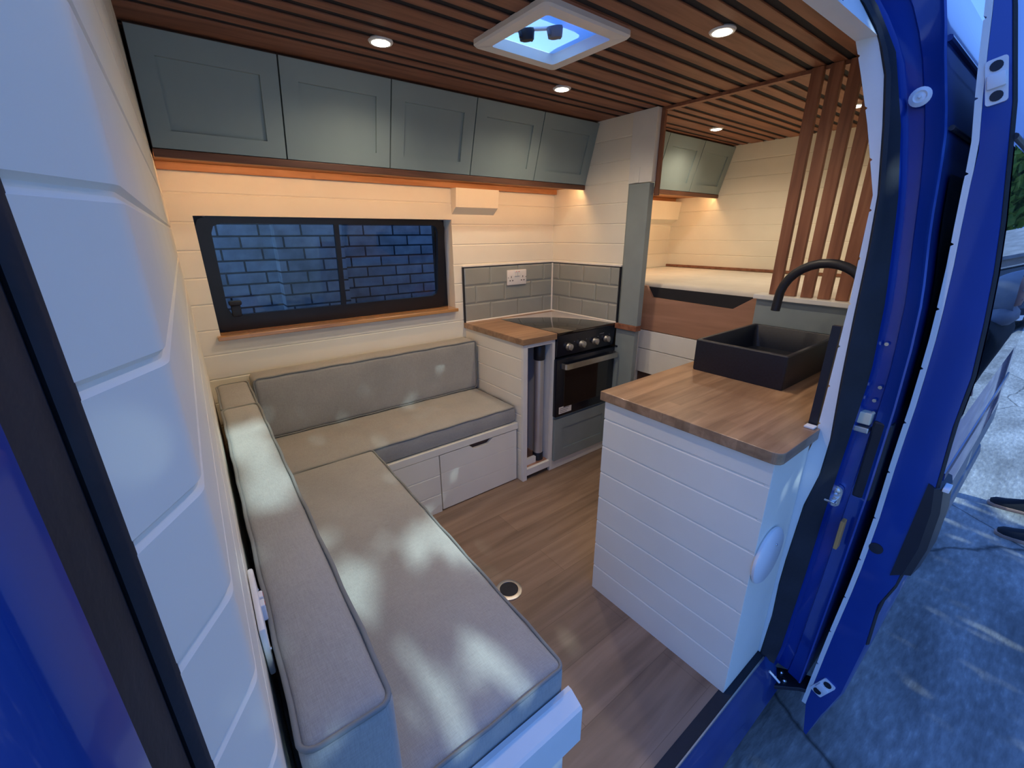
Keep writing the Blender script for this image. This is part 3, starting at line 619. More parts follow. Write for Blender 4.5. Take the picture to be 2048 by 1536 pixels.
box(bm, 1.402, XP, W-0.014, W-0.0008, 1.2478, 1.256); box(bm, XP-0.014, XP-0.0008, 1.505, W, 1.2478, 1.256); obj('sealant_bead', bm, 'sealant', sp, smooth=60)

# partition end post
po = thing('partition_post', 'tall grey-green post capping the partition beside the bed', 'post', (XP, 1.43, 0))
bm = BM(); prism(bm, [(XP, 1.505), (XP-0.012, 1.488), (XP-0.012, 1.352), (XP+0.03, 1.352), (XP+0.03, 1.505)], 'z', 0.901, 1.706, 0.001); obj('lower_post', bm, 'pale sage paint', po)
bm = BM(); box(bm, XP-0.006, XP+0.03, 1.348, 1.504, 1.71, CZ-0.001, 0.001); box(bm, XP-0.010, XP, 1.43, 1.465, 1.712, 1.79, 0.001); obj('upper_boxing', bm, 'white paint', po)
obj('ledge', box(BM(), XP-0.022, XP+0.03, 1.350, 1.512, 0.868, 0.9005, 0.002), 'cedar slat', po)
bm = BM(); box(bm, XP-0.004, XP+0.03, 1.366, 1.512, 0.0, 0.867, 0.001); obj('base_panel', bm, 'pale sage paint', po)
obj('edge_strip', box(BM(), XP+0.03, XP+0.048, 1.326, 1.350, 1.64, CZ-0.014, 0.001), 'cedar upright', po)

# ================================================================== BED
bd = thing('bed', 'fixed bed platform with a notched pine front board', 'bed', (2.9, 1.1, 0))
XB = 2.30
bm = BM(); prism(bm, [(1.48, 0.857), (0.715, 0.857), (0.715, 1.132), (0.748, 1.132), (0.86, 1.055), (1.36, 1.065), (1.405, 1.132), (1.48, 1.132)], 'x', XB, XB+0.02, 0.0015); obj('front_board', bm, 'bed pine', bd)
bm = BM(); box(bm, XB+0.02, XB+0.03, 0.72, 1.48, 0.86, 1.125); obj('board_backing', bm, 'dark gap board', bd)
bm = BM(); box(bm, XB-0.004, XB+0.016, 0.72, 1.425, 0.735, 0.853, 0.002); obj('drawer_front', bm, 'white paint', bd)
bm = BM(); box(bm, XB-0.004, XB+0.016, 0.72, 1.425, 0.575, 0.731, 0.002); obj('drawer_front', bm, 'white paint', bd)
obj('side_stile', box(BM(), XB-0.008, XB+0.02, 1.426, 1.476, 0.0, 0.856, 0.001), 'white paint', bd)
obj('plinth', box(BM(), XB+0.02, XB+0.04, 0.3, 1.48, 0.0, 0.57), 'shade toned timber', bd)
obj('platform', box(BM(), XB+0.031, XR-0.02, 0.16, W-0.01, 0.98, 1.0), 'bed pine', bd)
b = BM(); box(b, XB+0.035, XR-0.016, 0.17, W-0.012, 1.001, 1.150, 0.03, 4)
mt = obj('mattress', b, 'mattress cloth', smooth=50); tag(mt, 'cream mattress on the raised bed behind the partition', 'mattress')
o = obj('trim_3', box(BM(), XR-0.014, XR-0.001, 0.2, W-0.005, 1.152, 1.172), 'cedar slat'); struct(o, 'timber strip along the rear wall above the mattress', 'trim')

# screen of uprights above the low panel behind the sink
sc = thing('slatted_screen', 'row of cedar uprights on a capped grey panel between sink and bed', 'screen', (2.19, 0.4, 0.9))
for k in range(8):
    yc = 0.626-k*0.0667; y0, y1 = yc-0.0225, yc+0.0225
    if y0 < 0.16: continue
    zt = CZ-0.001
    for (z, yy) in INN[::-1]:
        if yy > y0-0.004: zt = min(zt, z)
    obj('upright', box(BM(), 2.190, 2.214, y0, y1, 1.1665, zt, 0.002), 'cedar upright', sc)
obj('cap', box(BM(), 2.150, 2.245, 0.154, 0.70, 1.144, 1.166, 0.003), 'white paint', sc)
bm = BM(); shiplap(bm, (2.172, 0.154), (0, 1), (-1, 0), 0.536, 0.9005, 1.143, [0.985], t=0.06); obj('panel', bm, 'pale sage paint', sc)

# ================================================================== SINK UNIT
XS, YN, YF = 1.1292, 0.131, 0.711
su = thing('sink_cabinet', 'cream shiplap sink unit standing by the sliding door', 'cabinet', (1.65, 0.42, 0))
bm = BM(); shiplap(bm, (XS, YN), (0, 1), (-1, 0), YF-YN, 0.0, 0.8645, [0.119+0.1122*k for k in range(7)], t=0.016, w=0.010); obj('end_panel', bm, 'cream paint', su)
obj('door_side_panel', box(BM(), XS+0.001, 1.378, YN-0.001, YN+0.015, 0.0, 0.8645, 0.001), 'cream paint', su)
obj('carcass', box(BM(), XS+0.017, 2.165, 0.155, YF-0.002, 0.0, 0.8640), 'cream paint', su)
bm = BM(); pts = [(XS-0.014, 0.735), (2.168, 0.735), (2.168, 0.155), (1.382, 0.155), (1.376, 0.116), (1.13, 0.116)]
prism(bm, [(1.118+0.0, 0.728)] + [(2.168, 0.728), (2.168, 0.158), (1.388, 0.158), (1.378, 0.114)] + [(XS+0.012, 0.114), (XS+0.000, 0.117), (XS-0.009, 0.126), (XS-0.012, 0.138)], 'z', 0.8655, 0.900, 0.002)
wt = obj('worktop', bm, 'oak worktop'); tag(wt, 'oak block worktop on the cream sink unit', 'worktop')
o = obj('end_block', box(BM(), 1.352, 1.379, 0.124, 0.150, 0.9005, 0.906, 0.001), 'white paint', wt)
o = obj('wall_edge_strip', box(BM(), 1.386, 1.402, 0.128, 0.150, 0.901, 1.20, 0.001), 'black plastic'); tag(o, 'black edging strip standing on the sink worktop against the door lining', 'edging')
# basin
bm = BM(); bx0, bx1, by0, by1, bz0, bz1 = 1.626, 2.145, 0.318, 0.668, 0.9005, 1.030
def rg(i, z, r): return rr2(bx0+i, bx1-i, by0+i, by1-i, r, z, 4)
loft(bm, [rg(0.002, bz0, 0.006), rg(0, bz0+0.006, 0.008), rg(0, bz1-0.004, 0.008), rg(0.003, bz1, 0.007), rg(0.014, bz1, 0.010), rg(0.017, bz1-0.004, 0.012), rg(0.028, bz0+0.03, 0.03), rg(0.05, bz0+0.018, 0.03)], closed=True, caps=True)
ba = obj('basin', bm, 'black granite', smooth=35); tag(ba, 'square black counter-top basin on the oak worktop', 'basin')
obj('waste', lathe(BM(), [(0.03, 0.0), (0.03, 0.004), (0.022, 0.005)], (1.885, 0.49, bz0+0.018), n=20), 'black plastic', ba)
# tap
tp = thing('tap', 'tall black swan-neck tap arching over the basin', 'tap', (1.85, 0.185, 0.9))
pts = [(1.85, 0.185, 0.92), (1.85, 0.185, 1.10), (1.85, 0.185, 1.195)]
for k in range(1, 16):
    a = math.pi*k/16; pts.append((1.85, 0.33-0.145*math.cos(a), 1.195+0.142*math.sin(a)))
pts += [(1.85, 0.475, 1.19), (1.85, 0.477, 1.148)]
obj('spout', tube(BM(), pts, 0.0165, 16), 'black plastic', tp, smooth=60)
obj('base', lathe(BM(), [(0.028, 0.0), (0.028, 0.006), (0.024, 0.012), (0.022, 0.075), (0.0175, 0.085)], (1.85, 0.185, 0.9008), n=24), 'black plastic', tp, smooth=50)
obj('lever', tube(BM(), [(1.872, 0.185, 0.955), (1.91, 0.185, 0.965), (1.945, 0.185, 0.985)], [0.009, 0.006, 0.005], 10), 'black plastic', tp, smooth=60)
# round cover
bm = BM(); lathe(bm, [(0.088, 0.0), (0.092, 0.004), (0.092, 0.010), (0.086, 0.015), (0.0, 0.0165)], (1.212, YN-0.0015, 0.527), axis=(0, -1, 0), n=40)
o = obj('round_hatch', bm, 'white plastic', smooth=40); tag(o, 'round white cover on the door side of the sink unit', 'hatch')
obj('locking_dot', lathe(BM(), [(0.004, 0), (0.003, 0.002)], (1.235, YN-0.018, 0.56), axis=(0, -1, 0), n=10), 'chrome', o)
# floor socket for the table leg
bm = BM(); lathe(bm, [(0.056, 0.0), (0.056, 0.003), (0.050, 0.006), (0.040, 0.006), (0.038, 0.002), (0.038, 0.001)], (0.832, 0.915, 0.0005), n=36)
o = obj('floor_socket', bm, 'brushed aluminium', smooth=40); tag(o, 'round metal floor socket with black cap set in the floor', 'floor socket')
obj('cap', lathe(BM(), [(0.038, 0), (0.037, 0.004), (0.0, 0.005)], (0.832, 0.915, 0.0018), n=30), 'black rubber', o)

# ================================================================== VAN BODY
vb = thing('van_body', 'glossy blue van body around the open side doorway', 'van', (1.4, 0.0, GZ))
zz = lin(-0.07, 2.1, 40)
# rear pillar and side skin
bm = BM(); rings = []
for z in zz:
    s, p = interp(SEA, z), interp(PIL, z); p = min(p, s-0.02)
    m_ = p*0.45+s*0.55
    rings.append([(1.415, s+0.004, z), (1.432, s-0.004, z), (1.455, s-0.006, z), (1.455, m_, z), (1.446, m_-0.004, z), (1.438, p+0.012, z), (1.432, p+0.004, z), (1.435, p, z), (1.46, p-0.001, z), (3.72, p-0.001, z)])
loft(bm, rings); obj('side_panel', bm, 'van blue', vb, smooth=30)
# rubber seal right
bm = BM(); rings = []
for z in lin(-0.06, 2.0, 40):
    o_, s = interp(OUT, z), interp(SEA, z)
    rings.append([(1.386, o_+0.003, z), (1.374, o_-0.006, z), (1.378, o_-0.014, z), (1.392, (o_+s)/2, z), (1.408, s+0.006, z), (1.416, s, z), (1.42, s+0.012, z), (1.40, o_+0.004, z)])
loft(bm, rings, closed=True); obj('door_seal', bm, 'black rubber', vb, smooth=50)
# left pillar: seal rib, black band, blue skin
bm = BM()
LP = [(-0.0925, 0.118), (-0.094, 0.108), (-0.101, 0.103), (-0.106, 0.108)]
loft(bm, [[(x, y_, z) for x, y_ in LP] for z in (-0.2, 2.0)])
loft(bm, [[(x, y_, z) for x, y_ in ((-0.104, 0.108), (-0.103, 0.098), (-0.106, 0.07), (-0.110, 0.045), (-0.114, 0.032))] for z in (-0.2, 2.0)])
obj('door_seal', bm, 'black rubber', vb, smooth=50)
bm = BM(); loft(bm, [[(x, y_, z) for x, y_ in ((-0.108, 0.045), (-0.115, 0.028), (-0.122, 0.014), (-0.132, 0.004), (-0.150, -0.002), (-0.5, -0.006))] for z in (-0.25, 2.0)])
obj('front_pillar', bm, 'van blue', vb, smooth=60)
# sill: black step plate, alloy line, blue step
obj('step_plate', box(BM(), -0.12, 1.40, 0.106, 0.1465, -0.03, -0.001), 'black rubber', vb)
obj('sill_strip', box(BM(), -0.12, 1.37, 0.1035, 0.1075, -0.012, 0.0015), 'brushed aluminium', vb)
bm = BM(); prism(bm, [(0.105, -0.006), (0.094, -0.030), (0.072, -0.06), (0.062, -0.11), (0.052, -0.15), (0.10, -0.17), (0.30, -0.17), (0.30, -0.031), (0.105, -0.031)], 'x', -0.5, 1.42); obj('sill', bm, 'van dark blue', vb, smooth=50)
# closing shell: roof, far side, ends, underside
bm = BM()
for (x0, x1, y0, y1) in ((-0.5, VX0-0.02, 0.28, 2.3), (VX1+0.02, 3.75, 0.28, 2.3), (VX0-0.02, VX1+0.02, 0.28, VY0-0.02), (VX0-0.02, VX1+0.02, VY1+0.02, 2.3)): box(bm, x0, x1, y0, y1, 2.155, 2.165)
obj('roof', bm, 'van blue', vb)
bm = BM()
for (x0, x1, z0, z1) in ((-0.5, WX0-0.02, -0.2, 2.16), (WX1+0.01, 3.75, -0.2, 2.16), (WX0-0.02, WX1+0.01, -0.2, WZ0+0.02), (WX0-0.02, WX1+0.01, WZ1+0.0, 2.16)): box(bm, x0, x1, 2.262, 2.27, z0, z1)
obj('far_side', bm, 'van blue', vb)
bm = BM(); prism(bm, [(interp(PIL, z), z) for z in lin(-0.2, 2.16, 20)]+[(2.1, 2.16), (2.265, 1.9), (2.265, -0.2)], 'x', 3.71, 3.75); obj('rear_end', bm, 'van blue', vb)
bm = BM(); loft(bm, [[(-0.5, y_, z), (1.12, y_, z)] for z, y_ in ((1.872, 0.19), (1.90, 0.17), (1.96, 0.19), (2.05, 0.25), (2.165, 0.33))]); obj('door_header', bm, 'van blue', vb, smooth=60)
bm = BM(); box(bm, -0.5, 3.74, 0.3, 2.26, -0.2, -0.16); obj('underside', bm, 'black rubber', vb)
bm = BM(); lathe(bm, [(0.16, -0.09), (0.30, -0.10), (0.335, -0.07), (0.335, 0.07), (0.30, 0.10), (0.20, 0.095), (0.19, 0.06), (0.05, 0.05)], (3.12, 0.20, GZ+0.336), axis=(0, -1, 0), n=36); obj('rear_wheel', bm, 'tyre', vb, smooth=40)
obj('mud_guard', box(BM(), 2.7, 3.55, 0.06, 0.32, -0.16, -0.10), 'black rubber', vb)
# rear side window of dark glass
bm = BM(); loft(bm, [[(1.50, interp(PIL, z)-0.006, z), (3.4, interp(PIL, z)-0.006, z)] for z in lin(0.97, 1.575, 8)]); obj('side_window', bm, 'window black', vb, smooth=60)
bm = BM(); tube(bm, [(1.445, interp(PIL, 1.66)-0.004, 1.668), (3.5, interp(PIL, 1.66)-0.004, 1.668)], 0.006, 8); obj('door_track', bm, 'black plastic', vb)
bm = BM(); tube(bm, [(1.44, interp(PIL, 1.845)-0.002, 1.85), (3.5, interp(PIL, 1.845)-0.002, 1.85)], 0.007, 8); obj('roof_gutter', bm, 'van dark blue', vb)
# pillar fittings
bm = BM(); lathe(bm, [(0.020, 0), (0.021, 0.006), (0.013, 0.011), (0.010, 0.007), (0.004, 0.009), (0.003, 0.014)], (1.446, 0.104, 1.742), axis=(-1, -0.1, 0), n=20); obj('door_buffer', bm, 'white plastic', vb, smooth=50)
bm = BM(); prism(bm, rrect(0.034, 0.068, 0.645, 0.715, 0.015, 4), 'x', 1.436, 1.452); lathe(bm, [(0.011, 0), (0.011, 0.004), (0.006, 0.006)], (1.437, 0.051, 0.698), axis=(-1, 0, 0), n=14); lathe(bm, [(0.011, 0), (0.009, 0.004)], (1.437, 0.051, 0.657), axis=(-1, 0, 0), n=14)
box(bm, 1.405, 1.44, 0.040, 0.080, 0.668, 0.676, 0.003); obj('striker_plate', bm, 'chrome', vb, smooth=40)
bm = BM(); box(bm, 1.428, 1.46, 0.018, 0.052, 0.93, 0.965, 0.003); obj('track_block', bm, 'beige plastic', vb)
obj('track_roller', box(BM(), 1.425, 1.46, 0.016, 0.056, 0.905, 0.922, 0.003), 'brushed aluminium', vb)
bm = BM(); box(bm, 1.438, 1.475, -0.030, 0.014, 0.70, 0.945, 0.006); obj('hinge_housing', bm, 'black plastic', vb)
for (y_, z_) in ((0.045, 1.16), (0.032, 1.04), (0.036, 1.0), (0.03, 0.965)): obj('pillar_bolt', lathe(BM(), [(0.006, 0), (0.005, 0.004)], (1.447, y_-0.01, z_), axis=(-1, 0, 0), n=8), 'chrome', vb)
bm = BM(); box(bm, 1.402, 1.43, 0.004, 0.014, 0.525, 0.625, 0.002); o = obj('wooden_wedge', bm, 'orange timber'); tag(o, 'short orange wooden strip tucked beside the blue pillar', 'wedge')
# lower roller arm
ar = obj('roller_arm', prism(BM(), [(1.40, 0.115), (1.47, 0.10), (1.53, 0.02), (1.56, -0.05), (1.50, -0.055), (1.46, 0.0), (1.39, 0.065)], 'z', -0.135, -0.118, 0.002), 'black plastic', vb)
for x, y_ in ((1.425, 0.088), (1.445, 0.045), (1.47, 0.065)): obj('bolt_head', lathe(BM(), [(0.009, 0), (0.009, 0.005), (0.005, 0.009)], (x, y_, -0.118), n=10), 'chrome', ar, smooth=40)
bm = BM(); tube(bm, [(1.372, 0.080, -0.045), (1.378, 0.062, -0.06), (1.384, 0.045, -0.075)], 0.004, 6); obj('cable_tie', bm, 'white plastic', vb)

# sliding door, open
XD, XE = 1.475, 2.92
dr = thing('door_1', 'blue sliding door slid open along the side of the van', 'door', ((XD+XE)/2, -0.07, GZ+0.25), kind='structure')
bm = BM(); zs = sorted(set([z for z, _ in DIN]+[z for z, _ in DOU if z > -0.18]+lin(-0.17, 2.0, 30)))
def din(z): return interp(DIN, z)-0.013
rings = [[(XD, din(z), z), (XD, interp(DOU, z)+0.006, z), (XD+0.012, interp(DOU, z), z), (XE, interp(DOU, z), z), (XE, din(z), z)] for z in zs]
rings.insert(0, [(XD, -0.046, -0.31), (XD, -0.055, -0.315), (XD+0.01, -0.056, -0.315), (XE, -0.056, -0.315), (XE, -0.046, -0.31)])
loft(bm, rings, closed=True, caps=True); obj('door_shell', bm, 'van blue', dr, smooth=30)
bm = BM(); GD = [0.02+0.155*k for k in range(13)]
zs = sorted(set(lin(-0.181, 2.0, 25)+[g+s for g in GD for s in (-0.004, -0.001, 0.001, 0.004)]))
def dl(z): return interp(DIN, z)-(0.005 if any(abs(z-g) < 0.002 for g in GD) else 0)
loft(bm, [[(XD-0.002, dl(z), z), (XD-0.002, din(z)+0.0005, z), (XE-0.02, din(z)+0.0005, z), (XE-0.02, dl(z), z)] for z in zs], closed=True, caps=True); obj('door_lining', bm, 'white paint', dr)
bm = BM()
rings = []
for z in lin(0.2, 1.95, 30):
    o_ = interp(DOU, z); rings.append([(XD+0.002, o_+0.0065, z), (XD+0.001, o_+0.0035, z), (XD+0.010, o_-0.002, z), (XD+0.014, o_+0.004, z)])
loft(bm, rings, closed=True, caps=True); obj('edge_seal', bm, 'black rubber', dr)
bm = BM(); loft(bm, [[(XD+0.025, interp(DOU, z)-0.003, z), (XE-0.08, interp(DOU, z)-0.003, z)] for z in lin(0.985, 1.625, 40)]); obj('side_window', bm, 'car glass', dr, smooth=60)
bm = BM(); tube(bm, [(XD+0.01, interp(DOU, 1.64)-0.002, 1.64), (XE, interp(DOU, 1.64)-0.002, 1.64)], 0.007, 8); obj('window_moulding', bm, 'black plastic', dr)
# bump stops on the leading edge
def bump_stop(yc, zc, tilt, w2, h2):
    s = BM(); c, s_ = math.cos(tilt), math.sin(tilt)
    def wp(a, b_, h): return (XD-h, yc+a*c-b_*s_, zc+a*s_+b_*c)
    prism(s, rrect(-w2, w2, -h2, h2, 0.006, 4), 'z', 0.0, 0.006, warp=lambda a, b_, h: wp(a, b_, h))
    t = obj('bump_stop', s, 'white plastic', dr)
    q = BM()
    for k in (-1, 1): obj('screw_hole', lathe(BM(), [(w2*0.62, 0.0), (w2*0.62, 0.0075)], (0, k*h2*0.66, 0), n=14, warp=wp), 'black plastic', t)
    q = BM(); box(q, -w2*0.85, w2*0.85, -h2*0.32, h2*0.32, 0.005, 0.014, 0.003, warp=wp); obj('wedge', q, 'white plastic', t, smooth=40)
bump_stop(-0.014, 1.752, R(-14), 0.017, 0.046); bump_stop(-0.058, -0.062, R(22), 0.019, 0.042)
bm = BM(); lathe(bm, [(0.017, 0), (0.017, 0.003), (0.0, 0.004)], (XD, -0.072, 0.545), axis=(-1, 0, 0), n=20); obj('blanking_plug', bm, 'black rubber', dr)
# lower body side: rub strip and thick moulding
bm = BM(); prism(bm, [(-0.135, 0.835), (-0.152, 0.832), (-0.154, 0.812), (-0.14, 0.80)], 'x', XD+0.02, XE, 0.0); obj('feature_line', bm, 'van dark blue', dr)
bm = BM(); prism(bm, [(-0.14, 0.795), (-0.150, 0.79), (-0.160, 0.60), (-0.150, 0.52), (-0.13, 0.52)], 'x', XD+0.02, XE); obj('lower_skin', bm, 'body moulding', dr)
bm = BM(); loft(bm, [[(x, y0_, z) for y0_, z in ((-0.14, 0.57), (-0.14-d, 0.565), (-0.146-d, 0.535), (-0.14-d, 0.50), (-0.13, 0.495))] for x, d in ((1.62, 0.005), (1.66, 0.022), (2.6, 0.022), (2.69, 0.004))], closed=True, caps=True); obj('rub_strip', bm, 'body moulding', dr, smooth=40)
bm = BM(); loft(bm, [[(x, y0_, z) for y0_, z in ((-0.13, 0.80), (-0.140-d, 0.79), (-0.150-d, 0.72), (-0.152-d, 0.60), (-0.140-d, 0.50), (-0.12, 0.48))] for x, d in ((XD-0.004, 0.004), (XD+0.01, 0.020), (XD+0.08, 0.028), (XD+0.13, 0.020))], closed=True, caps=True); obj('bumper_block', bm, 'black plastic', dr, smooth=40)
obj('block_glint', box(BM(), XD+0.004, XD+0.05, -0.172, -0.158, 0.786, 0.797, 0.002), 'white plastic', dr)  # white bar stands in for the reflection along the moulding's top edge

# ================================================================== OUTSIDE
bm = BM(); box(bm, -40, 60, -40, 40, GZ-0.3, GZ)
o = obj('ground', bm, 'concrete', origin=(0, 0, GZ)); tag(o, 'pale streaked concrete yard beside the van', 'ground', kind='structure')

def skin_mesh(verts, edges, radii, mat, parent, name, root=0, sub=2):
    me = bpy.data.meshes.new(name); org = wloc(parent) if parent is not None else Vector((0, 0, 0))
    me.from_pydata([Vector(v_)-org for v_ in verts], edges, []); me.materials.append(MAT[mat])
    o = bpy.data.objects.new(name, me); COL.objects.link(o)
    if parent is not None: o.parent = parent
    m = o.modifiers.new('skin', 'SKIN'); m.use_smooth_shade = True
    for i, r_ in enumerate(radii):
        sv = me.skin_vertices[0].data[i]; sv.radius = r_ if isinstance(r_, tuple) else (r_, r_); sv.use_root = (i == root)
    s = o.modifiers.new('sub', 'SUBSURF'); s.levels = sub; s.render_levels = sub
    return o
def ellipsoid(bm, c, r, n=20, warp=None):
    b = BM(); bmesh.ops.create_uvsphere(b, u_segments=n, v_segments=n//2+2, radius=1)
    for v_ in b.verts: v_.co = Vector((c[0]+v_.co.x*r[0], c[1]+v_.co.y*r[1], c[2]+v_.co.z*r[2]))
    merge(bm, b, warp)
def person(name_label, base, face_dir, lean, hooded, height=1.82, st=0.10):
    """standing figure; base = between the feet, face_dir = heading in radians, lean = forward shift of the head"""
    root = thing('person', name_label, 'person', base); f = height/1.82
    fx, fy = math.cos(face_dir), math.sin(face_dir); sxx, syy = -fy, fx        # forward, left
    def L(side, fw, z): # local -> world
        sh = lean*max(0, z/1.5-0.45)*1.6; fw = fw+sh
        return (base[0]+fx*fw*f+sxx*side*f, base[1]+fy*fw*f+syy*side*f, base[2]+z*f)
    # legs and hips (trousers)
    vs1 = [L(0, 0, 0.93), L(0.095, 0, 0.88), L((0.10+st)/2, 0.02, 0.50), L(st, 0, 0.10), L(-0.095, 0, 0.88), L(-(0.10+st)/2, 0.02, 0.50), L(-st, 0, 0.10), L(0, 0, 1.02)]
    skin_mesh(vs1, [(0, 1), (1, 2), (2, 3), (0, 4), (4, 5), (5, 6), (0, 7)], [(0.16, 0.12), 0.092, 0.062, 0.05, 0.092, 0.062, 0.05, (0.155, 0.11)], 'jeans', root, 'trousers')
    # jacket with both arms
    vs2 = [L(0, 0, 0.90), L(0, 0, 1.05), L(0, 0, 1.25), L(0, -0.01, 1.42), L(0, 0, 1.51), L(0.19, -0.01, 1.43), L(0.245, -0.02, 1.16), L(0.25, 0.055, 0.87), L(-0.19, -0.01, 1.43), L(-0.245, -0.02, 1.16), L(-0.25, 0.055, 0.87)]
    skin_mesh(vs2, [(0, 1), (1, 2), (2, 3), (3, 4), (3, 5), (5, 6), (6, 7), (3, 8), (8, 9), (9, 10)], [(0.185, 0.135), (0.175, 0.125), (0.185, 0.13), (0.15, 0.11), 0.065, 0.078, 0.06, 0.05, 0.078, 0.06, 0.05], 'jacket cloth', root, 'jacket')
    for s in (1, -1):      # hands: palm, four fingers, thumb
        c = L(s*0.252, 0.06, 0.845); tips = []
        V = [L(s*0.25, 0.052, 0.935), L(s*0.252, 0.06, 0.85), L(s*0.252, 0.065, 0.815)]; E = [(0, 1), (1, 2)]; RD = [0.026, (0.02, 0.034), (0.016, 0.032)]
        for k, ln in enumerate((0.055, 0.068, 0.064, 0.05)):
            a = len(V); off = -0.027+0.018*k
            V += [L(s*0.250, 0.065+off, 0.800), L(s*0.246, 0.070+off, 0.800-ln*0.6), L(s*0.238, 0.076+off, 0.800-ln)]; E += [(2, a), (a, a+1), (a+1, a+2)]; RD += [0.0095, 0.0085, 0.007]
        a = len(V); V += [L(s*0.243, 0.095, 0.845), L(s*0.236, 0.108, 0.805)]; E += [(1, a), (a, a+1)]; RD += [0.011, 0.009]
        skin_mesh(V, E, RD, 'skin', root, 'hand', sub=1)
    for s in (1, -1):      # shoes
        def SW(x, y_, z): return L(s*st+y_, x, z)
        bm = BM(); loft(bm, [[SW(x, w*math.cos(a), max(0.024, 0.024+h*math.sin(a))) for a in [math.pi*i/10 for i in range(11)]] for x, w, h in ((-0.085, 0.02, 0.04), (-0.07, 0.036, 0.085), (-0.02, 0.04, 0.105), (0.05, 0.043, 0.075), (0.12, 0.048, 0.052), (0.17, 0.042, 0.042), (0.195, 0.02, 0.028))], caps=True)
        sh = obj('shoe', bm, 'shoe upper', root, smooth=60)
        bm = BM(); prism(bm, [(-0.09, -0.02), (-0.08, -0.036), (0.0, -0.042), (0.11, -0.052), (0.175, -0.044), (0.205, -0.018), (0.205, 0.018), (0.175, 0.044), (0.11, 0.052), (0.0, 0.042), (-0.08, 0.036), (-0.09, 0.02)], 'z', 0.0, 0.025, 0.004, warp=SW); obj('sole', bm, 'shoe sole', sh, smooth=40)
    # neck and head
    hz = 1.665; hc = (0, 0.03, hz)
    def H(x, y_, z): return L(y_, x+0.03, hz+z)            # x forward, y left, z up from head centre
    bm = BM()
    prof = [(-0.16, 0.052, 0.052, -0.035), (-0.115, 0.056, 0.062, -0.02), (-0.098, 0.042, 0.070, 0.018), (-0.075, 0.056, 0.083, 0.010), (-0.04, 0.068, 0.093, 0.0), (0.0, 0.076, 0.098, -0.004), (0.045, 0.077, 0.099, -0.006), (0.085, 0.064, 0.083, -0.012), (0.112, 0.036, 0.048, -0.015), (0.12, 0.008, 0.01, -0.016)]
    loft(bm, [[H(cx+rx*math.cos(2*math.pi*k/24), ry*math.sin(2*math.pi*k/24), z) for k in range(24)] for z, ry, rx, cx in prof], closed=True, caps=True)
    loft(bm, [[H(0.086+0.0, 0.0, 0.012)], ] if False else [[H(0.088, w, z), H(d, 0, z-0.004), H(0.088, -w, z)] for z, w, d in ((0.018, 0.008, 0.098), (-0.008, 0.011, 0.110), (-0.030, 0.016, 0.118), (-0.038, 0.014, 0.10))], caps=True)
    for s in (1, -1): ellipsoid(bm, (0, 0, 0), (0.018, 0.008, 0.03), 12, warp=lambda x, y_, z, s=s: H(x-0.005, y_+s*0.078, z-0.005))
    ellipsoid(bm, (0, 0, 0), (0.008, 0.024, 0.005), 12, warp=lambda x, y_, z: H(x+0.089, y_, z-0.058)); ellipsoid(bm, (0, 0, 0), (0.008, 0.021, 0.006), 12, warp=lambda x, y_, z: H(x+0.087, y_, z-0.067))
    hd = obj('head', bm, 'skin', root, smooth=60)
    for s in (1, -1):
        bm = BM(); ellipsoid(bm, (0, 0, 0), (0.008, 0.014, 0.007), 12, warp=lambda x, y_, z, s=s: H(x+0.086, y_+s*0.032, z+0.006)); obj('eye', bm, 'eye white', hd, smooth=60)
        bm = BM(); ellipsoid(bm, (0, 0, 0), (0.004, 0.006, 0.006), 10, warp=lambda x, y_, z, s=s: H(x+0.0925, y_+s*0.032, z+0.006)); obj('pupil', bm, 'hair brown', hd, smooth=60)
        bm = BM(); ellipsoid(bm, (0, 0, 0), (0.006, 0.02, 0.004), 10, warp=lambda x, y_, z, s=s: H(x+0.090, y_+s*0.033, z+0.026)); obj('brow', bm, 'hair brown', hd, smooth=60)
    bm = BM()
    if hooded:
        rings = []
        for a in lin(-20, 178, 16):
            t = R(a); rings.append([H(-0.004-0.118*math.sin(t)*1.0+(0.108 if a < -10 else 0)*0+0.03*0, 0, 0)]*1)
        n = 20; rings = []
        for i in range(12):   # from the face opening back to the crown of the hood
            u = i/11.0; xx = 0.075-0.215*u; sc_ = math.sqrt(max(0.02, 1-(max(0, u-0.25)/0.78)**2.2))
            rings.append([H(xx, 0.112*sc_*math.cos(2*math.pi*k/n), -0.005+0.148*sc_*math.sin(2*math.pi*k/n)-0.02*u) for k in range(n)])
        loft(bm, rings, closed=True); loft(bm, [[H(-0.02+0.10*r_*math.cos(2*math.pi*k/n), 0.115*r_*math.sin(2*math.pi*k/n), -z) for k in range(n)] for z, r_ in ((0.10, 0.85), (0.14, 1.12), (0.19, 1.15), (0.23, 0.8))], closed=True)
        obj('hood', bm, 'hood cloth', root, smooth=60)
    else:
        loft(bm, [[H(cx+rx*math.cos(2*math.pi*k/20), ry*math.sin(2*math.pi*k/20), z) for k in range(20)] for z, ry, rx, cx in ((-0.03, 0.081, 0.07, -0.04), (0.03, 0.085, 0.09, -0.022), (0.075, 0.082, 0.10, -0.012), (0.11, 0.06, 0.075, -0.014), (0.135, 0.01, 0.01, -0.014))], closed=True)
        obj('hair', bm, 'hair brown', root, smooth=60)
    return root
person('person in black shoes standing at the right edge, mirrored in the door window', (4.42, -0.49, GZ), R(100), 0.12, True, height=1.80, st=0.24)

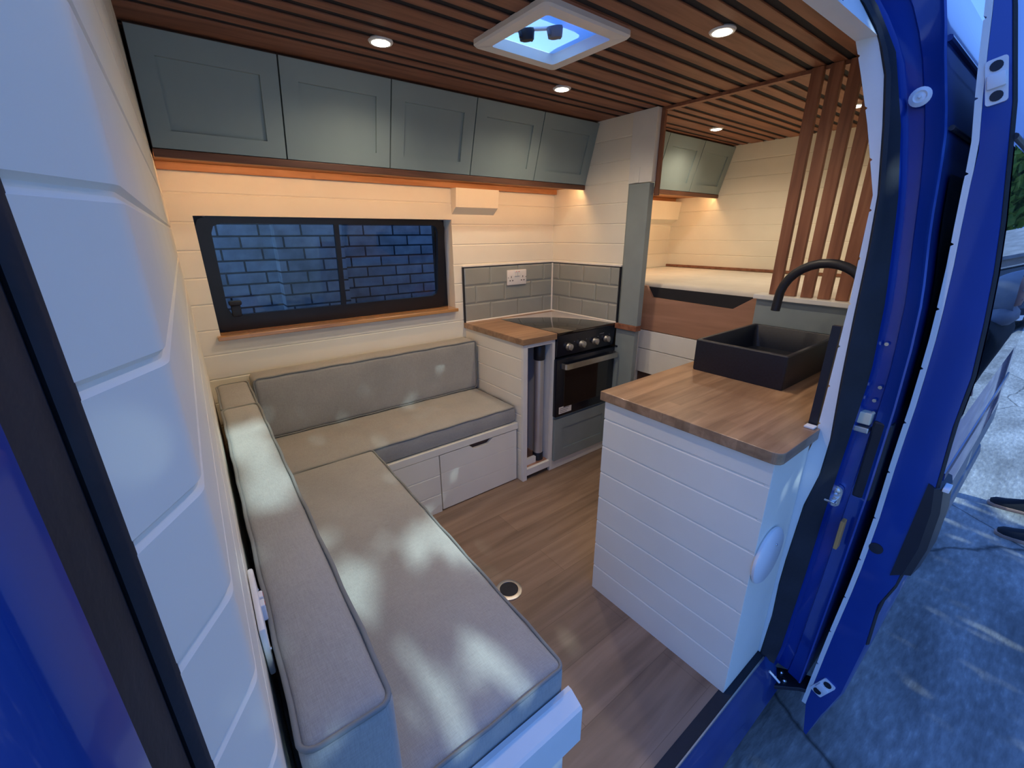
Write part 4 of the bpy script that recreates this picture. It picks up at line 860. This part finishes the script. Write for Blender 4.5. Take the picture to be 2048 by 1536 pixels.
# parked car
car = thing('car', 'dark parked car far across the yard, mirrored in the sliding door window', 'car', (14.6, -1.05, GZ))
cx0, cyc, cz = 14.0, -1.05, GZ
def CW(x, y_, z): return (cx0+x, cyc+y_, cz+z)
sec = [(0.0, 0.60, 0.28, 0.55), (0.10, 0.80, 0.22, 0.70), (0.5, 0.87, 0.20, 0.80), (1.2, 0.89, 0.20, 0.92), (2.4, 0.90, 0.20, 0.95), (3.6, 0.88, 0.22, 0.95), (4.1, 0.74, 0.30, 0.85)]
bm = BM(); loft(bm, [[(-w, z0), (-w*1.0, (z0+z1)/2), (-w*0.92, z1-0.05), (-w*0.7, z1), (w*0.7, z1), (w*0.92, z1-0.05), (w, (z0+z1)/2), (w, z0)] and [CW(x, a, b_) for a, b_ in ((-w*0.94, z0), (-w, (z0+z1)/2), (-w*0.95, z1-0.07), (-w*0.75, z1), (w*0.75, z1), (w*0.95, z1-0.07), (w, (z0+z1)/2), (w*0.94, z0))] for x, w, z0, z1 in sec], closed=True, caps=True); obj('body', bm, 'car paint', car, smooth=40)
bm = BM(); loft(bm, [[CW(x, a, b_) for a, b_ in ((-w, 0.90), (-w*0.80, z1), (w*0.80, z1), (w, 0.90))] for x, w, z1 in ((1.05, 0.78, 0.93), (1.75, 0.80, 1.42), (3.0, 0.80, 1.45), (3.7, 0.78, 0.96))], closed=True, caps=True); obj('windows', bm, 'car glass', car)
bm = BM(); box(bm, 1.75, 3.0, -0.64, 0.64, 1.425, 1.47, 0.02, warp=CW); obj('roof', bm, 'car paint', car)
for s in (-1, 1):
    bm = BM(); ellipsoid(bm, (0.10, s*0.62, 0.62), (0.09, 0.15, 0.075), 16, warp=CW); obj('headlight', bm, 'headlamp', car, smooth=60)
    for x in (0.85, 3.25):
        bm = BM(); lathe(bm, [(0.2, -0.1), (0.31, -0.09), (0.32, 0.0), (0.31, 0.09), (0.2, 0.1)], CW(x, s*0.80, 0.32), axis=(0, 1, 0), n=24); obj('wheel', bm, 'tyre', car, smooth=40)
obj('grille', box(BM(), -0.015, 0.06, -0.35, 0.35, 0.40, 0.56, 0.01, warp=CW), 'black plastic', car)
obj('number_plate', box(BM(), -0.03, -0.01, -0.26, 0.26, 0.30, 0.41, 0.004, warp=CW), 'white plastic', car)

# shed with pale roof beyond
sh = thing('shed', 'low grey-roofed outbuilding beyond the parked car', 'building', (27, 1, GZ))
obj('wall', box(BM(), 24.0, 30.0, -6, 6.0, GZ, 1.05), 'render wall', sh)
bm = BM(); prism(bm, [(23.6, 1.0), (23.6, 1.12), (27.0, 2.1), (30.4, 1.12), (30.4, 1.0)], 'y', -6.3, 6.3); obj('roof', bm, 'slate roof', sh)
obj('chimney_pipe', box(BM(), 23.7, 23.9, -1.3, -1.1, 0.6, 1.35), 'pot clay', sh)
# trees
def tree(x, y_, base, h, rad, n, mat, label, leaf=0.22, trunk=True, centre=None, filt=None, seed=1):
    t = thing('tree', label, 'tree', (x, y_, base), 'trees round the yard'); rg_ = random.Random(seed)
    c = Vector(centre) if centre else Vector((x, y_, base+h-rad[2])); b = BM()
    for i in range(n):
        while True:
            p = Vector((rg_.uniform(-1, 1), rg_.uniform(-1, 1), rg_.uniform(-1, 1)))
            if p.length < 1: break
        q = Vector((c.x+p.x*rad[0], c.y+p.y*rad[1], c.z+p.z*rad[2])); s = leaf*rg_.uniform(0.6, 1.3)
        if filt and filt(q, s): continue
        nn = Vector((rg_.gauss(0, 1), rg_.gauss(0, 1), rg_.gauss(0, 1))).normalized(); a = nn.orthogonal().normalized()*s; d = nn.cross(a)
        vv = [b.verts.new(q+k) for k in (-a, d*0.45-a*0.2, a, -d*0.45-a*0.1)]
        b.faces.new(vv)
    obj('foliage', b, mat, t)
    if trunk:
        V = [Vector((x, y_, base)), Vector((x+0.1, y_, base+h*0.3)), Vector((c.x, c.y, c.z))]; bm = BM(); tube(bm, V, [h*0.035, h*0.028, h*0.008], 10)
        for k in range(6):
            a = k*1.05; tube(bm, [V[1]+(V[2]-V[1])*(k/8), c+Vector((math.cos(a)*rad[0]*0.6, math.sin(a)*rad[1]*0.6, rad[2]*0.3*math.sin(k*2.3)))], [h*0.012, h*0.003], 6)
        obj('trunk', bm, 'bark', t, smooth=60)
    return t
tree(33, -4.0, GZ, 8.5, (3, 4.5, 3.0), 5200, 'bright leaves', 'sunlit yellow-green tree behind the outbuilding roof', 0.35, seed=3)
tree(20, -5.5, GZ, 7.5, (2.6, 4.2, 2.6), 4200, 'shaded leaves', 'shaded dark tree hanging above the outbuilding', 0.30, seed=4)

# unseen tree added for shade; leaves left out along rays that dapple the cushions
def lit(q, s):
    def land(z, px, py, rx, ry):
        t = (q.z-z)/SUNDIR.z; x = q.x-SUNDIR.x*t; y = q.y-SUNDIR.y*t
        return ((x-px)/(rx+s*0.35))**2+((y-py)/(ry+s*0.35))**2 < 1
    return any(land(*a) for a in DAPPLES)
DAPPLES = [(0.80, 0.050, 1.16, 0.05, 0.38), (0.495, 0.545, 0.82, 0.022, 0.15), (0.495, 0.47, 0.80, 0.022, 0.15), (0.495, 0.20, 0.82, 0.05, 0.09), (0.495, 0.36, 0.93, 0.03, 0.04), (0.495, 0.37, 0.36, 0.03, 0.10), (0.495, 0.22, 0.38, 0.04, 0.08)]
def away(q, s): return lit(q, s)
tree(3.6, -5.6, GZ, 5.8, (3.6, 1.1, 2.3), 15000, 'bright leaves', 'unseen leafy tree behind the viewer, added to shade the yard and dapple the cushions', 0.11, centre=(1.9, -4.8, 3.5), filt=away, seed=9)
